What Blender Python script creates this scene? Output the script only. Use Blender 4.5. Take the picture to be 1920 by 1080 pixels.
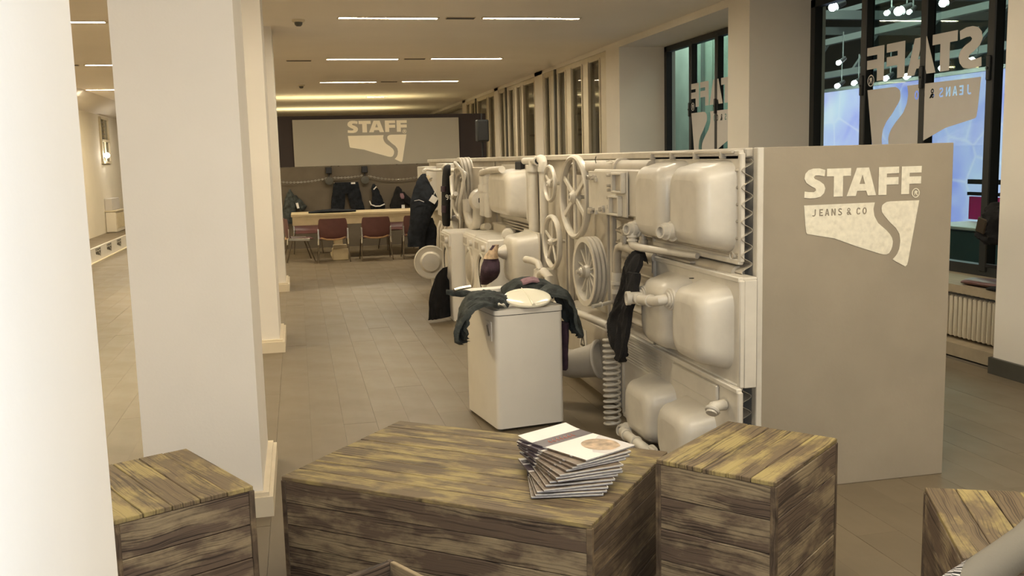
import bpy, math, random
from mathutils import Vector, Matrix, noise
random.seed(7)
for o in list(bpy.data.objects): bpy.data.objects.remove(o)
sc = bpy.context.scene
COL = sc.collection
PI = math.pi

# ------------------------------------------------------------------ camera, world, exposure
cam_d = bpy.data.cameras.new('camera'); cam = bpy.data.objects.new('camera', cam_d); COL.objects.link(cam)
cam_d.sensor_width = 36.0; cam_d.lens = 1789.25 / 1920 * 36.0; cam_d.clip_start = .05; cam_d.clip_end = 200
def cam_axes(y, p, r):
    f = Vector((math.sin(y)*math.cos(p), math.cos(y)*math.cos(p), -math.sin(p)))
    rt = Vector((math.cos(y), -math.sin(y), 0)); d = f.cross(rt)
    c, s = math.cos(r), math.sin(r)
    return rt*c + d*s, d*c - rt*s, f
R_, D_, F_ = cam_axes(.21714685, .134502077, .0260457413)
cam.matrix_world = Matrix(((R_.x, -D_.x, -F_.x, 0), (R_.y, -D_.y, -F_.y, 0), (R_.z, -D_.z, -F_.z, 1.8), (0, 0, 0, 1)))
sc.camera = cam
w = bpy.data.worlds.new('world'); sc.world = w; w.use_nodes = True
w.node_tree.nodes['Background'].inputs[0].default_value = (1.0, .89, .73, 1)
w.node_tree.nodes['Background'].inputs[1].default_value = .44
sc.view_settings.view_transform = 'Standard'; sc.view_settings.look = 'None'
sc.view_settings.gamma = 1; sc.view_settings.exposure = 1.80; sc.view_settings.use_curve_mapping = False

def lamp(name, kind, loc, power, color, target=None, size=(.1, .1), **kw):
    d = bpy.data.lights.new(name, kind); d.energy = power; d.color = color
    if kind == 'AREA':
        d.shape = 'RECTANGLE'; d.size, d.size_y = size
    else: d.shadow_soft_size = size[0]
    for k, v in kw.items(): setattr(d, k, v)
    o = bpy.data.objects.new(name, d); COL.objects.link(o); o.location = loc
    if target is not None:
        o.rotation_euler = (Vector(target) - Vector(loc)).to_track_quat('-Z', 'Y').to_euler()
    return o
# the camera's own flash
lamp('camera_flash', 'POINT', (.02, -.05, 1.9), 36, (.64, .80, 1.0), size=(.03, .03))
WARM = (1.0, .80, .50)

# ------------------------------------------------------------------ materials
def new_mat(name):
    m = bpy.data.materials.new(name); m.use_nodes = True
    nt = m.node_tree; return m, nt, nt.nodes, nt.links, nt.nodes['Principled BSDF']
def mat(name, col, rough=.6, metal=0.0, var=.06, scale=6.0, bump=0.0, bscale=60.0, spec=.5, dirt=None, dirt_amt=.5, coat=0.0):
    m, nt, N, L, B = new_mat(name)
    tc = N.new('ShaderNodeTexCoord')
    n = N.new('ShaderNodeTexNoise'); n.inputs['Scale'].default_value = scale; n.inputs['Detail'].default_value = 4
    L.new(tc.outputs['Object'], n.inputs['Vector'])
    r = N.new('ShaderNodeValToRGB'); L.new(n.outputs['Fac'], r.inputs['Fac'])
    r.color_ramp.elements[0].position = .3; r.color_ramp.elements[1].position = .7
    r.color_ramp.elements[0].color = tuple(max(0, c*(1-var)) for c in col) + (1,)
    r.color_ramp.elements[1].color = tuple(min(1, c*(1+var)) for c in col) + (1,)
    out = r.outputs['Color']
    if dirt:
        n3 = N.new('ShaderNodeTexNoise'); n3.inputs['Scale'].default_value = scale*.7; n3.inputs['Detail'].default_value = 8
        L.new(tc.outputs['Object'], n3.inputs['Vector'])
        mr = N.new('ShaderNodeMapRange'); mr.inputs['From Min'].default_value = .55; mr.inputs['From Max'].default_value = .8
        mr.inputs['To Max'].default_value = dirt_amt
        L.new(n3.outputs['Fac'], mr.inputs['Value'])
        mx = N.new('ShaderNodeMix'); mx.data_type = 'RGBA'
        L.new(mr.outputs[0], mx.inputs['Factor']); L.new(out, mx.inputs['A']); mx.inputs['B'].default_value = dirt + (1,)
        out = mx.outputs['Result']
    L.new(out, B.inputs['Base Color'])
    B.inputs['Roughness'].default_value = rough; B.inputs['Metallic'].default_value = metal
    B.inputs['Specular IOR Level'].default_value = spec; B.inputs['Coat Weight'].default_value = coat
    if bump:
        n2 = N.new('ShaderNodeTexNoise'); n2.inputs['Scale'].default_value = bscale; n2.inputs['Detail'].default_value = 5
        L.new(tc.outputs['Object'], n2.inputs['Vector'])
        b = N.new('ShaderNodeBump'); b.inputs['Strength'].default_value = bump; b.inputs['Distance'].default_value = .01
        L.new(n2.outputs['Fac'], b.inputs['Height']); L.new(b.outputs['Normal'], B.inputs['Normal'])
    return m
def emat(name, col, strength):
    m, nt, N, L, B = new_mat(name)
    B.inputs['Base Color'].default_value = col + (1,)
    B.inputs['Emission Color'].default_value = col + (1,); B.inputs['Emission Strength'].default_value = strength
    return m
def glass_mat(name, tint=(.9, .95, .93), refl=.12):
    m, nt, N, L, B = new_mat(name); N.remove(B)
    t = N.new('ShaderNodeBsdfTransparent'); t.inputs[0].default_value = tint + (1,)
    g = N.new('ShaderNodeBsdfGlossy'); g.inputs['Roughness'].default_value = .02
    mx = N.new('ShaderNodeMixShader'); fr = N.new('ShaderNodeLayerWeight'); fr.inputs['Blend'].default_value = .18
    ad = N.new('ShaderNodeMath'); ad.operation = 'ADD'; ad.use_clamp = True; ad.inputs[1].default_value = refl
    pw = N.new('ShaderNodeMath'); pw.operation = 'POWER'; pw.inputs[1].default_value = 3.0; L.new(fr.outputs['Facing'], pw.inputs[0]); L.new(pw.outputs[0], ad.inputs[0]); L.new(ad.outputs[0], mx.inputs[0])
    L.new(t.outputs[0], mx.inputs[1]); L.new(g.outputs[0], mx.inputs[2])
    L.new(mx.outputs[0], N['Material Output'].inputs['Surface'])
    return m
def wood_mat(name, light, mid, dark, patch=.5, seed=0.0, stretch=1.0):
    """scorched softwood plank: grain along local X, brown scorch in broad patches"""
    m, nt, N, L, B = new_mat(name)
    tc = N.new('ShaderNodeTexCoord'); oi = N.new('ShaderNodeObjectInfo')
    off = N.new('ShaderNodeVectorMath'); off.operation = 'SCALE'
    cmb = N.new('ShaderNodeCombineXYZ'); L.new(oi.outputs['Random'], cmb.inputs[0]); L.new(oi.outputs['Random'], cmb.inputs[1]); L.new(oi.outputs['Random'], cmb.inputs[2])
    L.new(cmb.outputs[0], off.inputs[0]); off.inputs['Scale'].default_value = 37.0 + seed
    add = N.new('ShaderNodeVectorMath'); L.new(tc.outputs['Object'], add.inputs[0]); L.new(off.outputs[0], add.inputs[1])
    def mapped(sx, sy, sz):
        mp = N.new('ShaderNodeMapping'); mp.inputs['Scale'].default_value = (sx, sy, sz); L.new(add.outputs[0], mp.inputs['Vector']); return mp.outputs[0]
    # slow cross-grain wander + growth lines of uneven spacing
    wn = N.new('ShaderNodeTexNoise'); wn.inputs['Scale'].default_value = 1; wn.inputs['Detail'].default_value = 2; L.new(mapped(3.2, 6, 6), wn.inputs['Vector'])
    sp = N.new('ShaderNodeSeparateXYZ'); L.new(mapped(1, 1, 1), sp.inputs[0])
    yy = N.new('ShaderNodeMath'); yy.operation = 'MULTIPLY_ADD'; L.new(wn.outputs['Fac'], yy.inputs[0]); yy.inputs[1].default_value = .05; L.new(sp.outputs[1], yy.inputs[2])
    xx = N.new('ShaderNodeMath'); xx.operation = 'MULTIPLY'; L.new(sp.outputs[0], xx.inputs[0]); xx.inputs[1].default_value = .012*stretch
    cc = N.new('ShaderNodeCombineXYZ'); L.new(xx.outputs[0], cc.inputs[0]); L.new(yy.outputs[0], cc.inputs[1])
    wv = N.new('ShaderNodeTexNoise'); wv.inputs['Scale'].default_value = 150; wv.inputs['Detail'].default_value = 2.5; wv.inputs['Roughness'].default_value = .6; L.new(cc.outputs[0], wv.inputs['Vector'])
    fn = N.new('ShaderNodeTexNoise'); fn.inputs['Scale'].default_value = 1; fn.inputs['Detail'].default_value = 2; L.new(mapped(1.6, 14, 14), fn.inputs['Vector'])
    ws = N.new('ShaderNodeMath'); ws.operation = 'MULTIPLY_ADD'; L.new(fn.outputs['Fac'], ws.inputs[0]); ws.inputs[1].default_value = .30; L.new(wv.outputs['Fac'], ws.inputs[2])
    gr = N.new('ShaderNodeMapRange'); gr.inputs['From Min'].default_value = .66; gr.inputs['From Max'].default_value = .80; L.new(ws.outputs[0], gr.inputs['Value'])
    pt = N.new('ShaderNodeTexNoise'); pt.inputs['Scale'].default_value = 1; pt.inputs['Detail'].default_value = 6; pt.inputs['Roughness'].default_value = .62
    L.new(mapped(3.6, 9, 9), pt.inputs['Vector'])
    pr = N.new('ShaderNodeMapRange'); pr.inputs['From Min'].default_value = patch-.075; pr.inputs['From Max'].default_value = patch+.075; L.new(pt.outputs['Fac'], pr.inputs['Value'])
    m1 = N.new('ShaderNodeMix'); m1.data_type = 'RGBA'; L.new(pr.outputs[0], m1.inputs['Factor']); m1.inputs['A'].default_value = light+(1,); m1.inputs['B'].default_value = mid+(1,)
    gm = N.new('ShaderNodeMath'); gm.operation = 'MULTIPLY'; L.new(gr.outputs[0], gm.inputs[0])
    ga = N.new('ShaderNodeMapRange'); ga.inputs['To Min'].default_value = .55; ga.inputs['To Max'].default_value = .95; L.new(pr.outputs[0], ga.inputs['Value'])
    L.new(ga.outputs[0], gm.inputs[1])
    m2 = N.new('ShaderNodeMix'); m2.data_type = 'RGBA'; L.new(gm.outputs[0], m2.inputs['Factor']); L.new(m1.outputs['Result'], m2.inputs['A']); m2.inputs['B'].default_value = dark+(1,)
    L.new(m2.outputs['Result'], B.inputs['Base Color']); B.inputs['Roughness'].default_value = .62; B.inputs['Specular IOR Level'].default_value = .3
    b = N.new('ShaderNodeBump'); b.invert = True; b.inputs['Strength'].default_value = .5; b.inputs['Distance'].default_value = .003
    L.new(wv.outputs['Fac'], b.inputs['Height']); L.new(b.outputs['Normal'], B.inputs['Normal'])
    return m
def board_mat(name, c0, c1, rough=.42):
    """floor boards: each board its own tone, faint streaks along local Y"""
    m, nt, N, L, B = new_mat(name)
    tc = N.new('ShaderNodeTexCoord'); oi = N.new('ShaderNodeObjectInfo')
    mp = N.new('ShaderNodeMapping'); mp.inputs['Scale'].default_value = (14, 1.6, 4); L.new(tc.outputs['Object'], mp.inputs['Vector'])
    n = N.new('ShaderNodeTexNoise'); n.inputs['Scale'].default_value = 1.2; n.inputs['Detail'].default_value = 6; L.new(mp.outputs[0], n.inputs['Vector'])
    a = N.new('ShaderNodeMath'); a.operation = 'MULTIPLY_ADD'; L.new(oi.outputs['Random'], a.inputs[0]); a.inputs[1].default_value = .32
    s = N.new('ShaderNodeMath'); s.operation = 'MULTIPLY'; L.new(n.outputs['Fac'], s.inputs[0]); s.inputs[1].default_value = .55; L.new(s.outputs[0], a.inputs[2])
    mx = N.new('ShaderNodeMix'); mx.data_type = 'RGBA'; L.new(a.outputs[0], mx.inputs['Factor']); mx.inputs['A'].default_value = c0+(1,); mx.inputs['B'].default_value = c1+(1,)
    L.new(mx.outputs['Result'], B.inputs['Base Color'])
    n2 = N.new('ShaderNodeTexNoise'); n2.inputs['Scale'].default_value = 3; n2.inputs['Detail'].default_value = 5; L.new(tc.outputs['Object'], n2.inputs['Vector'])
    rr = N.new('ShaderNodeMapRange'); rr.inputs['To Min'].default_value = rough-.08; rr.inputs['To Max'].default_value = rough+.18; L.new(n2.outputs['Fac'], rr.inputs['Value'])
    L.new(rr.outputs[0], B.inputs['Roughness']); B.inputs['Specular IOR Level'].default_value = .4
    return m
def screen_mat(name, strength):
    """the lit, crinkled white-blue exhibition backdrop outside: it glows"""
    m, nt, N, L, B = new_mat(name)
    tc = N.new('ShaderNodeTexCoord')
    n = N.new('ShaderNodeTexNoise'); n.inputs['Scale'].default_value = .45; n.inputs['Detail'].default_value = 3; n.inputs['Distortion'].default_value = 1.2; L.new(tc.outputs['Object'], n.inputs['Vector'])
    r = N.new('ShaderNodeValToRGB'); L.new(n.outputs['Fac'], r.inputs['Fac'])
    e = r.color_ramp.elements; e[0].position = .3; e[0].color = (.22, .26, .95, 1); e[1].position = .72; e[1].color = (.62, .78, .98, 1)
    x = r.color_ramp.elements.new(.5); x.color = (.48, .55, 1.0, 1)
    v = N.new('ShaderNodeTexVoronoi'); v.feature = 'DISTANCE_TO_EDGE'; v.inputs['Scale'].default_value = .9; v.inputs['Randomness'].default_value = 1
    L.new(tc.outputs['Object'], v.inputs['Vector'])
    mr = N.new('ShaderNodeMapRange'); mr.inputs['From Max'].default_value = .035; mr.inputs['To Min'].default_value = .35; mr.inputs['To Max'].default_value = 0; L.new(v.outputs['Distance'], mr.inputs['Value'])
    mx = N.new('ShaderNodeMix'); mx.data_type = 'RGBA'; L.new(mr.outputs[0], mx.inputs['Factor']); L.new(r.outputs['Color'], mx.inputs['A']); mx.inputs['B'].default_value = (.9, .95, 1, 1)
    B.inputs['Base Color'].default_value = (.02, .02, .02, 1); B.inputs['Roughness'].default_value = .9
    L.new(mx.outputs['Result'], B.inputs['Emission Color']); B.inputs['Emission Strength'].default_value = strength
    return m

M = dict(
 wall=mat('wall_paint', (.78, .72, .62), .85, var=.03, scale=1.5, bump=.05, bscale=90, spec=.2),
 pillar=mat('pillar_paint', (.77, .72, .645), .8, var=.03, scale=1.8, bump=.05, bscale=90, spec=.2),
 reveal=mat('reveal_paint', (.60, .57, .55), .85, var=.02, scale=1.5, spec=.2),
 ceil=mat('ceiling_paint', (.93, .865, .775), .9, var=.02, scale=.8, spec=.1),
 base=mat('baseboard_paint', (.66, .57, .42), .6, var=.05),
 basedark=mat('baseboard_dark', (.07, .065, .05), .5, var=.1),
 floor=mat('floor_bed', (.13, .105, .075), .8),
 board=board_mat('floor_boards', (.142, .110, .070), (.188, .148, .096), .42),
 backwall=mat('back_wall_grey', (.14, .115, .085), .9, var=.08, scale=3, spec=.15),
 backpanel=mat('dark_panel', (.05, .04, .038), .9, var=.06, scale=2, spec=.1),
 screen=mat('screen_cloth', (.34, .31, .255), .9, var=.03, scale=1, spec=.1),
 print_=mat('pale_print', (.80, .72, .56), .85, var=.02, scale=3, spec=.1),
 cement=mat('partition_grey', (.305, .26, .195), .8, var=.07, scale=2.5, bump=.08, bscale=40, spec=.2, dirt=(.2, .17, .13), dirt_amt=.35),
 stencil=mat('stencil_white', (.72, .67, .54), .8, var=.08, scale=40, dirt=(.45, .40, .30), dirt_amt=.5, spec=.2),
 white=mat('white_spray_paint', (.605, .56, .475), .33, var=.05, scale=9, bump=.05, bscale=50, dirt=(.36, .32, .26), dirt_amt=.3),
 white2=mat('white_spray_paint_dull', (.51, .46, .375), .6, var=.08, scale=7, bump=.15, bscale=35, dirt=(.28, .25, .2), dirt_amt=.45),
 silver=mat('silver_spray_paint', (.48, .435, .36), .45, .25, var=.07, scale=8, bump=.05, bscale=40, dirt=(.25, .22, .18), dirt_amt=.4),
 enamel=mat('white_enamel', (.76, .715, .63), .35, var=.02, scale=4, dirt=(.55, .50, .42), dirt_amt=.3),
 gloss=mat('glossy_cream', (.86, .82, .66), .15, var=.02),
 dark=mat('dark_hole', (.015, .014, .013), .9),
 steel=mat('dark_steel', (.03, .03, .032), .45, .6),
 blackframe=mat('black_window_frame', (.015, .016, .015), .5, var=.1),
 whiteframe=mat('white_window_frame', (.66, .58, .43), .5, var=.04),
 metal=mat('brushed_metal', (.5, .46, .38), .3, .9),
 chrome=mat('chrome', (.62, .6, .55), .22, 1.0),
 denim=mat('dark_denim', (.013, .0145, .018), .9, var=.5, scale=14, bump=.5, bscale=160, spec=.2),
 denimgrey=mat('washed_denim', (.05, .056, .052), .85, var=.65, scale=13, bump=.5, bscale=130, spec=.3),
 denimblk=mat('black_denim', (.012, .011, .011), .9, var=.4, scale=12, bump=.5, bscale=140, spec=.3),
 purple=mat('plum_cloth', (.05, .025, .04), .9, var=.35, scale=14, bump=.4, bscale=120),
 mauve=mat('mauve_cloth', (.26, .15, .17), .9, var=.2, scale=14, bump=.4, bscale=120),
 maroon=mat('maroon_shell', (.115, .045, .04), .42, var=.12, scale=8),
 ply=mat('plywood_edge', (.40, .23, .11), .5, var=.15, scale=12),
 legmetal=mat('dark_leg_metal', (.11, .085, .06), .4, .7),
 tabletop=mat('pale_table_wood', (.50, .40, .24), .55, var=.1, scale=5),
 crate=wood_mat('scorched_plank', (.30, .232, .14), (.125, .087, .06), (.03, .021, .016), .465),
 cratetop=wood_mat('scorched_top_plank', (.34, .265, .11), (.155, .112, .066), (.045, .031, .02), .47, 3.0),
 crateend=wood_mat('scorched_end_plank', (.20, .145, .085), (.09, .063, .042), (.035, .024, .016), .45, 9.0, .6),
 paper=mat('paper_white', (.74, .71, .66), .5, var=.03),
 page=mat('page_edges', (.55, .53, .50), .7, var=.15, scale=60),
 band=mat('cover_band', (.075, .058, .07), .35, var=.2, scale=30),
 photo=mat('cover_photo', (.42, .30, .19), .35, var=.5, scale=26),
 spine=mat('spine_print', (.16, .12, .085), .4, var=.5, scale=30),
 red=mat('cover_lettering', (.42, .12, .08), .4),
 grey=mat('grey_padding', (.17, .152, .118), .75, var=.03, bump=.1, bscale=120),
 green=mat('pale_green_panel', (.50, .58, .50), .6, var=.15, scale=1),
 magenta=mat('magenta_panel', (.75, .02, .24), .6),
 teal=mat('teal_counter', (.02, .07, .08), .5),
 decal=mat('grey_vinyl', (.56, .52, .47), .7, var=.02),
 outdark=mat('outer_hall_dark', (.06, .065, .06), .8),
 outbeam=mat('outer_hall_beam', (.20, .22, .21), .6),
 tube=emat('light_diffuser', (1.0, .90, .71), 46.0),
 spot=emat('spot_bulb', (.9, 1.0, .95), 40.0),
 spotw=emat('window_bulb', (1.0, .93, .8), 25.0),
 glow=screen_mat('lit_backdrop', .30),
 cyan=emat('cyan_strip', (.15, .6, 1.0), .5),
 glass=glass_mat('window_glass', (.88, .93, .9), .03),
 glassd=glass_mat('night_glass', (.84, .84, .8), .13),
 red_tag=mat('tan_tag', (.55, .45, .3), .6),
 sill=mat('stone_sill', (.36, .29, .19), .6, var=.1, scale=9),
 zig=None)

# ------------------------------------------------------------------ mesh builder
ORG = {}
class MB:
    def __init__(s): s.v = []; s.f = []; s.sm = []
    def add(s, vs, fs, smooth=False):
        b = len(s.v); s.v += [Vector(x) for x in vs]; s.f += [tuple(i+b for i in f) for f in fs]; s.sm += [smooth]*len(fs); return s
    def box(s, c, d, rot=None, bev=0.0):
        hx, hy, hz = d[0]/2, d[1]/2, d[2]/2
        if bev <= 0:
            vs = [Vector((x, y, z)) for x in (-hx, hx) for y in (-hy, hy) for z in (-hz, hz)]
            fs = [(0, 1, 3, 2), (4, 6, 7, 5), (0, 4, 5, 1), (2, 3, 7, 6), (0, 2, 6, 4), (1, 5, 7, 3)]
        else:
            b = min(bev, hx*.9, hy*.9, hz*.9); vs = []; fs = []; idx = {}
            for i, x in enumerate((-1, 1)):
                for j, y in enumerate((-1, 1)):
                    for k, z in enumerate((-1, 1)):
                        for a in range(3):
                            p = [x*(hx-b), y*(hy-b), z*(hz-b)]; p[a] = (x, y, z)[a]*(hx, hy, hz)[a]
                            idx[(i, j, k, a)] = len(vs); vs.append(Vector(p))
            q = lambda *k: idx[k]
            for a in range(3):
                o = [n for n in range(3) if n != a]
                for sgn in (0, 1):
                    cyc = [(0, 0), (1, 0), (1, 1), (0, 1)]; fc = []
                    for u, v in cyc:
                        t = [0, 0, 0]; t[a] = sgn; t[o[0]] = u; t[o[1]] = v; fc.append(q(*t, a))
                    fs.append(tuple(fc))
            for a in range(3):      # edges along axis a
                o = [n for n in range(3) if n != a]
                for u in (0, 1):
                    for v in (0, 1):
                        t0 = [0, 0, 0]; t0[o[0]] = u; t0[o[1]] = v; t1 = list(t0); t1[a] = 1
                        fs.append((q(*t0, o[0]), q(*t1, o[0]), q(*t1, o[1]), q(*t0, o[1])))
            for i in (0, 1):
                for j in (0, 1):
                    for k in (0, 1): fs.append((q(i, j, k, 0), q(i, j, k, 1), q(i, j, k, 2)))
        R = rot if rot is not None else Matrix.Identity(3)
        if isinstance(R, (int, float)): R = Matrix.Rotation(R, 3, 'Z')
        return s.add([R @ v + Vector(c) for v in vs], fs)
    def bar(s, a, b, wd, ht, up=(0, 0, 1), bev=0.0):
        a, b = Vector(a), Vector(b); x = (b-a).normalized(); y = Vector(up).cross(x).normalized(); z = x.cross(y)
        return s.box((a+b)/2, ((b-a).length, wd, ht), Matrix((x, y, z)).transposed(), bev)
    def frame_of(s, d):
        d = Vector(d).normalized(); t = Vector((0, 0, 1)) if abs(d.z) < .9 else Vector((1, 0, 0))
        u = t.cross(d).normalized(); return u, d.cross(u)
    def rings(s, R, close0=True, close1=True, smooth=True, loop=False):
        n = len(R[0]); vs = [p for r in R for p in r]; fs = []; m = len(R)
        for i in range(m if loop else m-1):
            for j in range(n):
                a, b = i*n+j, i*n+(j+1) % n; c, d = ((i+1) % m)*n+(j+1) % n, ((i+1) % m)*n+j
                fs.append((a, b, c, d))
        s.add(vs, fs, smooth)
        if not loop:
            if close0: s.add(R[0], [tuple(range(n))[::-1]])
            if close1: s.add(R[-1], [tuple(range(n))])
        return s
    def cyl(s, a, b, r0, r1=None, n=16, cap=True):
        a, b = Vector(a), Vector(b); r1 = r0 if r1 is None else r1; u, v = s.frame_of(b-a)
        cs = [(math.cos(2*PI*k/n), math.sin(2*PI*k/n)) for k in range(n)]
        return s.rings([[a+(u*c+v*q)*r0 for c, q in cs], [b+(u*c+v*q)*r1 for c, q in cs]], cap, cap)
    def lathe(s, o, d, prof, n=24, cap=True):      # prof: (along, radius)
        o, d = Vector(o), Vector(d).normalized(); u, v = s.frame_of(d)
        cs = [(math.cos(2*PI*k/n), math.sin(2*PI*k/n)) for k in range(n)]
        return s.rings([[o+d*h+(u*c+v*q)*max(r, 1e-4) for c, q in cs] for h, r in prof], cap, cap)
    def tube(s, pts, r, n=10, closed=False, cap=True):
        P = [Vector(p) for p in pts]; m = len(P); rr = r if isinstance(r, (list, tuple)) else [r]*m
        R = []; pu = None
        for i in range(m):
            if closed: t = P[(i+1) % m]-P[i-1]
            else: t = P[min(i+1, m-1)]-P[max(i-1, 0)]
            t.normalize()
            if pu is None: u, _ = s.frame_of(t)
            else:
                u = pu - t*pu.dot(t)
                u = u.normalized() if u.length > 1e-6 else s.frame_of(t)[0]
            pu = u; v = t.cross(u)
            R.append([P[i]+(u*math.cos(2*PI*k/n)+v*math.sin(2*PI*k/n))*rr[i] for k in range(n)])
        return s.rings(R, cap, cap, loop=closed)
    def torus(s, c, nrm, R, r, n=32, k=8, flat=1.0):
        c = Vector(c); d = Vector(nrm).normalized(); u, v = s.frame_of(d); Rg = []
        for i in range(n):
            a = 2*PI*i/n; e = u*math.cos(a)+v*math.sin(a)
            Rg.append([c+e*(R+r*math.cos(2*PI*j/k))+d*(r*flat*math.sin(2*PI*j/k)) for j in range(k)])
        return s.rings(Rg, loop=True)
    def sphere(s, c, r, n=12, m=8, sc=(1, 1, 1)):
        c = Vector(c); R = []
        for i in range(m+1):
            a = PI*i/m; rr = max(math.sin(a), 1e-3)*r
            R.append([c+Vector((rr*math.cos(2*PI*j/n)*sc[0], rr*math.sin(2*PI*j/n)*sc[1], -r*math.cos(a)*sc[2])) for j in range(n)])
        return s.rings(R)
    def loft(s, secs, n=18, amp=0.0, seed=0.0, pw=1.0):
        """cloth-like loft: secs = (centre, half-axis vector a, half-axis vector b); amp = fold depth"""
        R = []
        if amp:
            S = [tuple(Vector(q) for q in t) for t in secs]; F = []
            def cr(p0, p1, p2, p3, t): return (p1*2+(p2-p0)*t+(p0*2-p1*5+p2*4-p3)*t*t+(p1*3-p0-p2*3+p3)*t*t*t)*.5
            for i in range(len(S)-1):
                q = [S[max(i-1, 0)], S[i], S[i+1], S[min(i+2, len(S)-1)]]
                for t in (0, .2, .4, .6, .8): F.append(tuple(cr(q[0][z], q[1][z], q[2][z], q[3][z], t) for z in range(3)))
            secs = F+[S[-1]]; n = int(n*1.6)
        for i, (c, a, b) in enumerate(secs):
            c, a, b = Vector(c), Vector(a), Vector(b); ring = []
            for k in range(n):
                t = 2*PI*k/n; ct, st = math.cos(t), math.sin(t)
                ct = math.copysign(abs(ct)**pw, ct); st = math.copysign(abs(st)**pw, st)
                p = c+a*ct+b*st
                if amp:
                    q = noise.noise(Vector((p.x*8+seed, p.y*8, p.z*6)))
                    f1 = noise.noise(Vector((p.x*13+4, p.y*13+seed, p.z*17+p.x*9))); f2 = noise.noise(Vector((p.x*31, p.y*31+seed, p.z*30-p.y*14)))
                    q = q*.8+(.55-1.7*abs(f1))*.55+(.5-1.6*abs(f2))*.28
                    dr = (p-c); l = dr.length
                    if l > 1e-5: p = p+dr/l*min(amp*q, l*.8) if q > 0 else p+dr/l*max(amp*q, -l*.6)
                ring.append(p)
            R.append(ring)
        return s.rings(R)
    def sheet(s, path, amp=.03, seed=0.0, thick=.012, nv=30, puff=.0, ragged=.12):
        """draped cloth: path = (point, half-width vector, outward normal); folds run along the path"""
        S = [tuple(Vector(q) for q in t) for t in path]; F = []
        def cr(p0, p1, p2, p3, t): return (p1*2+(p2-p0)*t+(p0*2-p1*5+p2*4-p3)*t*t+(p1*3-p0-p2*3+p3)*t*t*t)*.5
        for i in range(len(S)-1):
            q = [S[max(i-1, 0)], S[i], S[i+1], S[min(i+2, len(S)-1)]]
            for t in (0, .17, .33, .5, .67, .83): F.append(tuple(cr(q[0][z], q[1][z], q[2][z], q[3][z], t) for z in range(3)))
        F.append(S[-1]); top = []; nu = len(F)
        for i, (p, wv, nn) in enumerate(F):
            nn = nn.normalized(); u = i*.09
            for j in range(nv+1):
                v = -1+2*j/nv; e = 1+ragged*noise.noise(Vector((u*1.6+seed, 7*(1 if v > 0 else -1), seed)))
                d = wv.length
                a = 1.0-1.9*abs(noise.noise(Vector((v*d*15+seed, u*.8, seed+1))))
                c = .6-1.4*abs(noise.noise(Vector((v*d*20+u*1.5, u*1.7, seed+5)))); f = noise.noise(Vector((v*d*60, u*9+seed, 2)))
                top.append(p+wv*(v*e)+nn*(amp*(a*.75+c*.5+f*.07)+puff*(1-v*v)))
        bot = []
        for i in range(nu):
            for j in range(nv+1): bot.append(top[i*(nv+1)+j]-F[i][2].normalized()*thick)
        K = len(top); fs = []
        for i in range(nu-1):
            for j in range(nv):
                a, b_, c, d = i*(nv+1)+j, i*(nv+1)+j+1, (i+1)*(nv+1)+j+1, (i+1)*(nv+1)+j; fs += [(a, b_, c, d), (K+a, K+d, K+c, K+b_)]
            a, d = i*(nv+1), (i+1)*(nv+1); fs += [(a, d, K+d, K+a), (a+nv, K+a+nv, K+d+nv, d+nv)]
        for j in range(nv):
            a = (nu-1)*(nv+1)+j; fs += [(j, K+j, K+j+1, j+1), (a, a+1, K+a+1, K+a)]
        return s.add(top+bot, fs, True)
    def build(s, name, m, parent=None, label=None, kind=None, fix=False):
        me = bpy.data.meshes.new(name); o = bpy.data.objects.new(name, me); COL.objects.link(o)
        if parent is not None:
            org = ORG[parent.name]; o.parent = parent
        else:
            xs = [v.x for v in s.v]; ys = [v.y for v in s.v]; zs = [v.z for v in s.v]
            org = Vector(((min(xs)+max(xs))/2, (min(ys)+max(ys))/2, min(zs))); o.location = org
        ORG[o.name] = org
        me.from_pydata([v-org for v in s.v], [], s.f); me.polygons.foreach_set('use_smooth', s.sm)
        me.set_sharp_from_angle(angle=math.radians(38))
        me.materials.append(M[m] if isinstance(m, str) else m)
        if label: o['label'] = label
        if kind: o['kind'] = kind
        return o
def fix_normals(o):
    import bmesh
    b = bmesh.new(); b.from_mesh(o.data); bmesh.ops.recalc_face_normals(b, faces=b.faces); b.to_mesh(o.data); b.free(); return o

def tag(o, label, cat, group=None):
    o['label'] = label; o['category'] = cat
    if group: o['group'] = group
    return o
def thing(name, label, cat, loc=(0, 0, 0), rz=0.0, group=None, local=False):
    """Empty at the thing's base; local=True: parts are given in the thing's own axes"""
    o = bpy.data.objects.new(name, None); COL.objects.link(o); o.empty_display_size = .1
    o.location = loc; o.rotation_euler = (0, 0, rz)
    ORG[o.name] = Vector((0, 0, 0)) if local else Vector(loc)
    return tag(o, label, cat, group)
def struct_root(name, loc=(0, 0, 0)):
    o = bpy.data.objects.new(name, None); COL.objects.link(o); o.location = loc; ORG[o.name] = Vector(loc); o['kind'] = 'structure'; return o
def dup(root, loc, rz, label, group=None):
    r = root.copy(); COL.objects.link(r); r.location = loc; r.rotation_euler = (0, 0, rz); r['label'] = label
    if group: r['group'] = group
    for ch in list(root.children):
        c = ch.copy(); COL.objects.link(c); c.parent = r
        for g in list(ch.children):
            d = g.copy(); COL.objects.link(d); d.parent = c
    return r
def share(o, name, parent, loc, rot=(0, 0, 0)):
    """another piece with the same mesh data"""
    c = bpy.data.objects.new(name, o.data); COL.objects.link(c); c.parent = parent; c.location = loc; c.rotation_euler = rot
    return c

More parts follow.
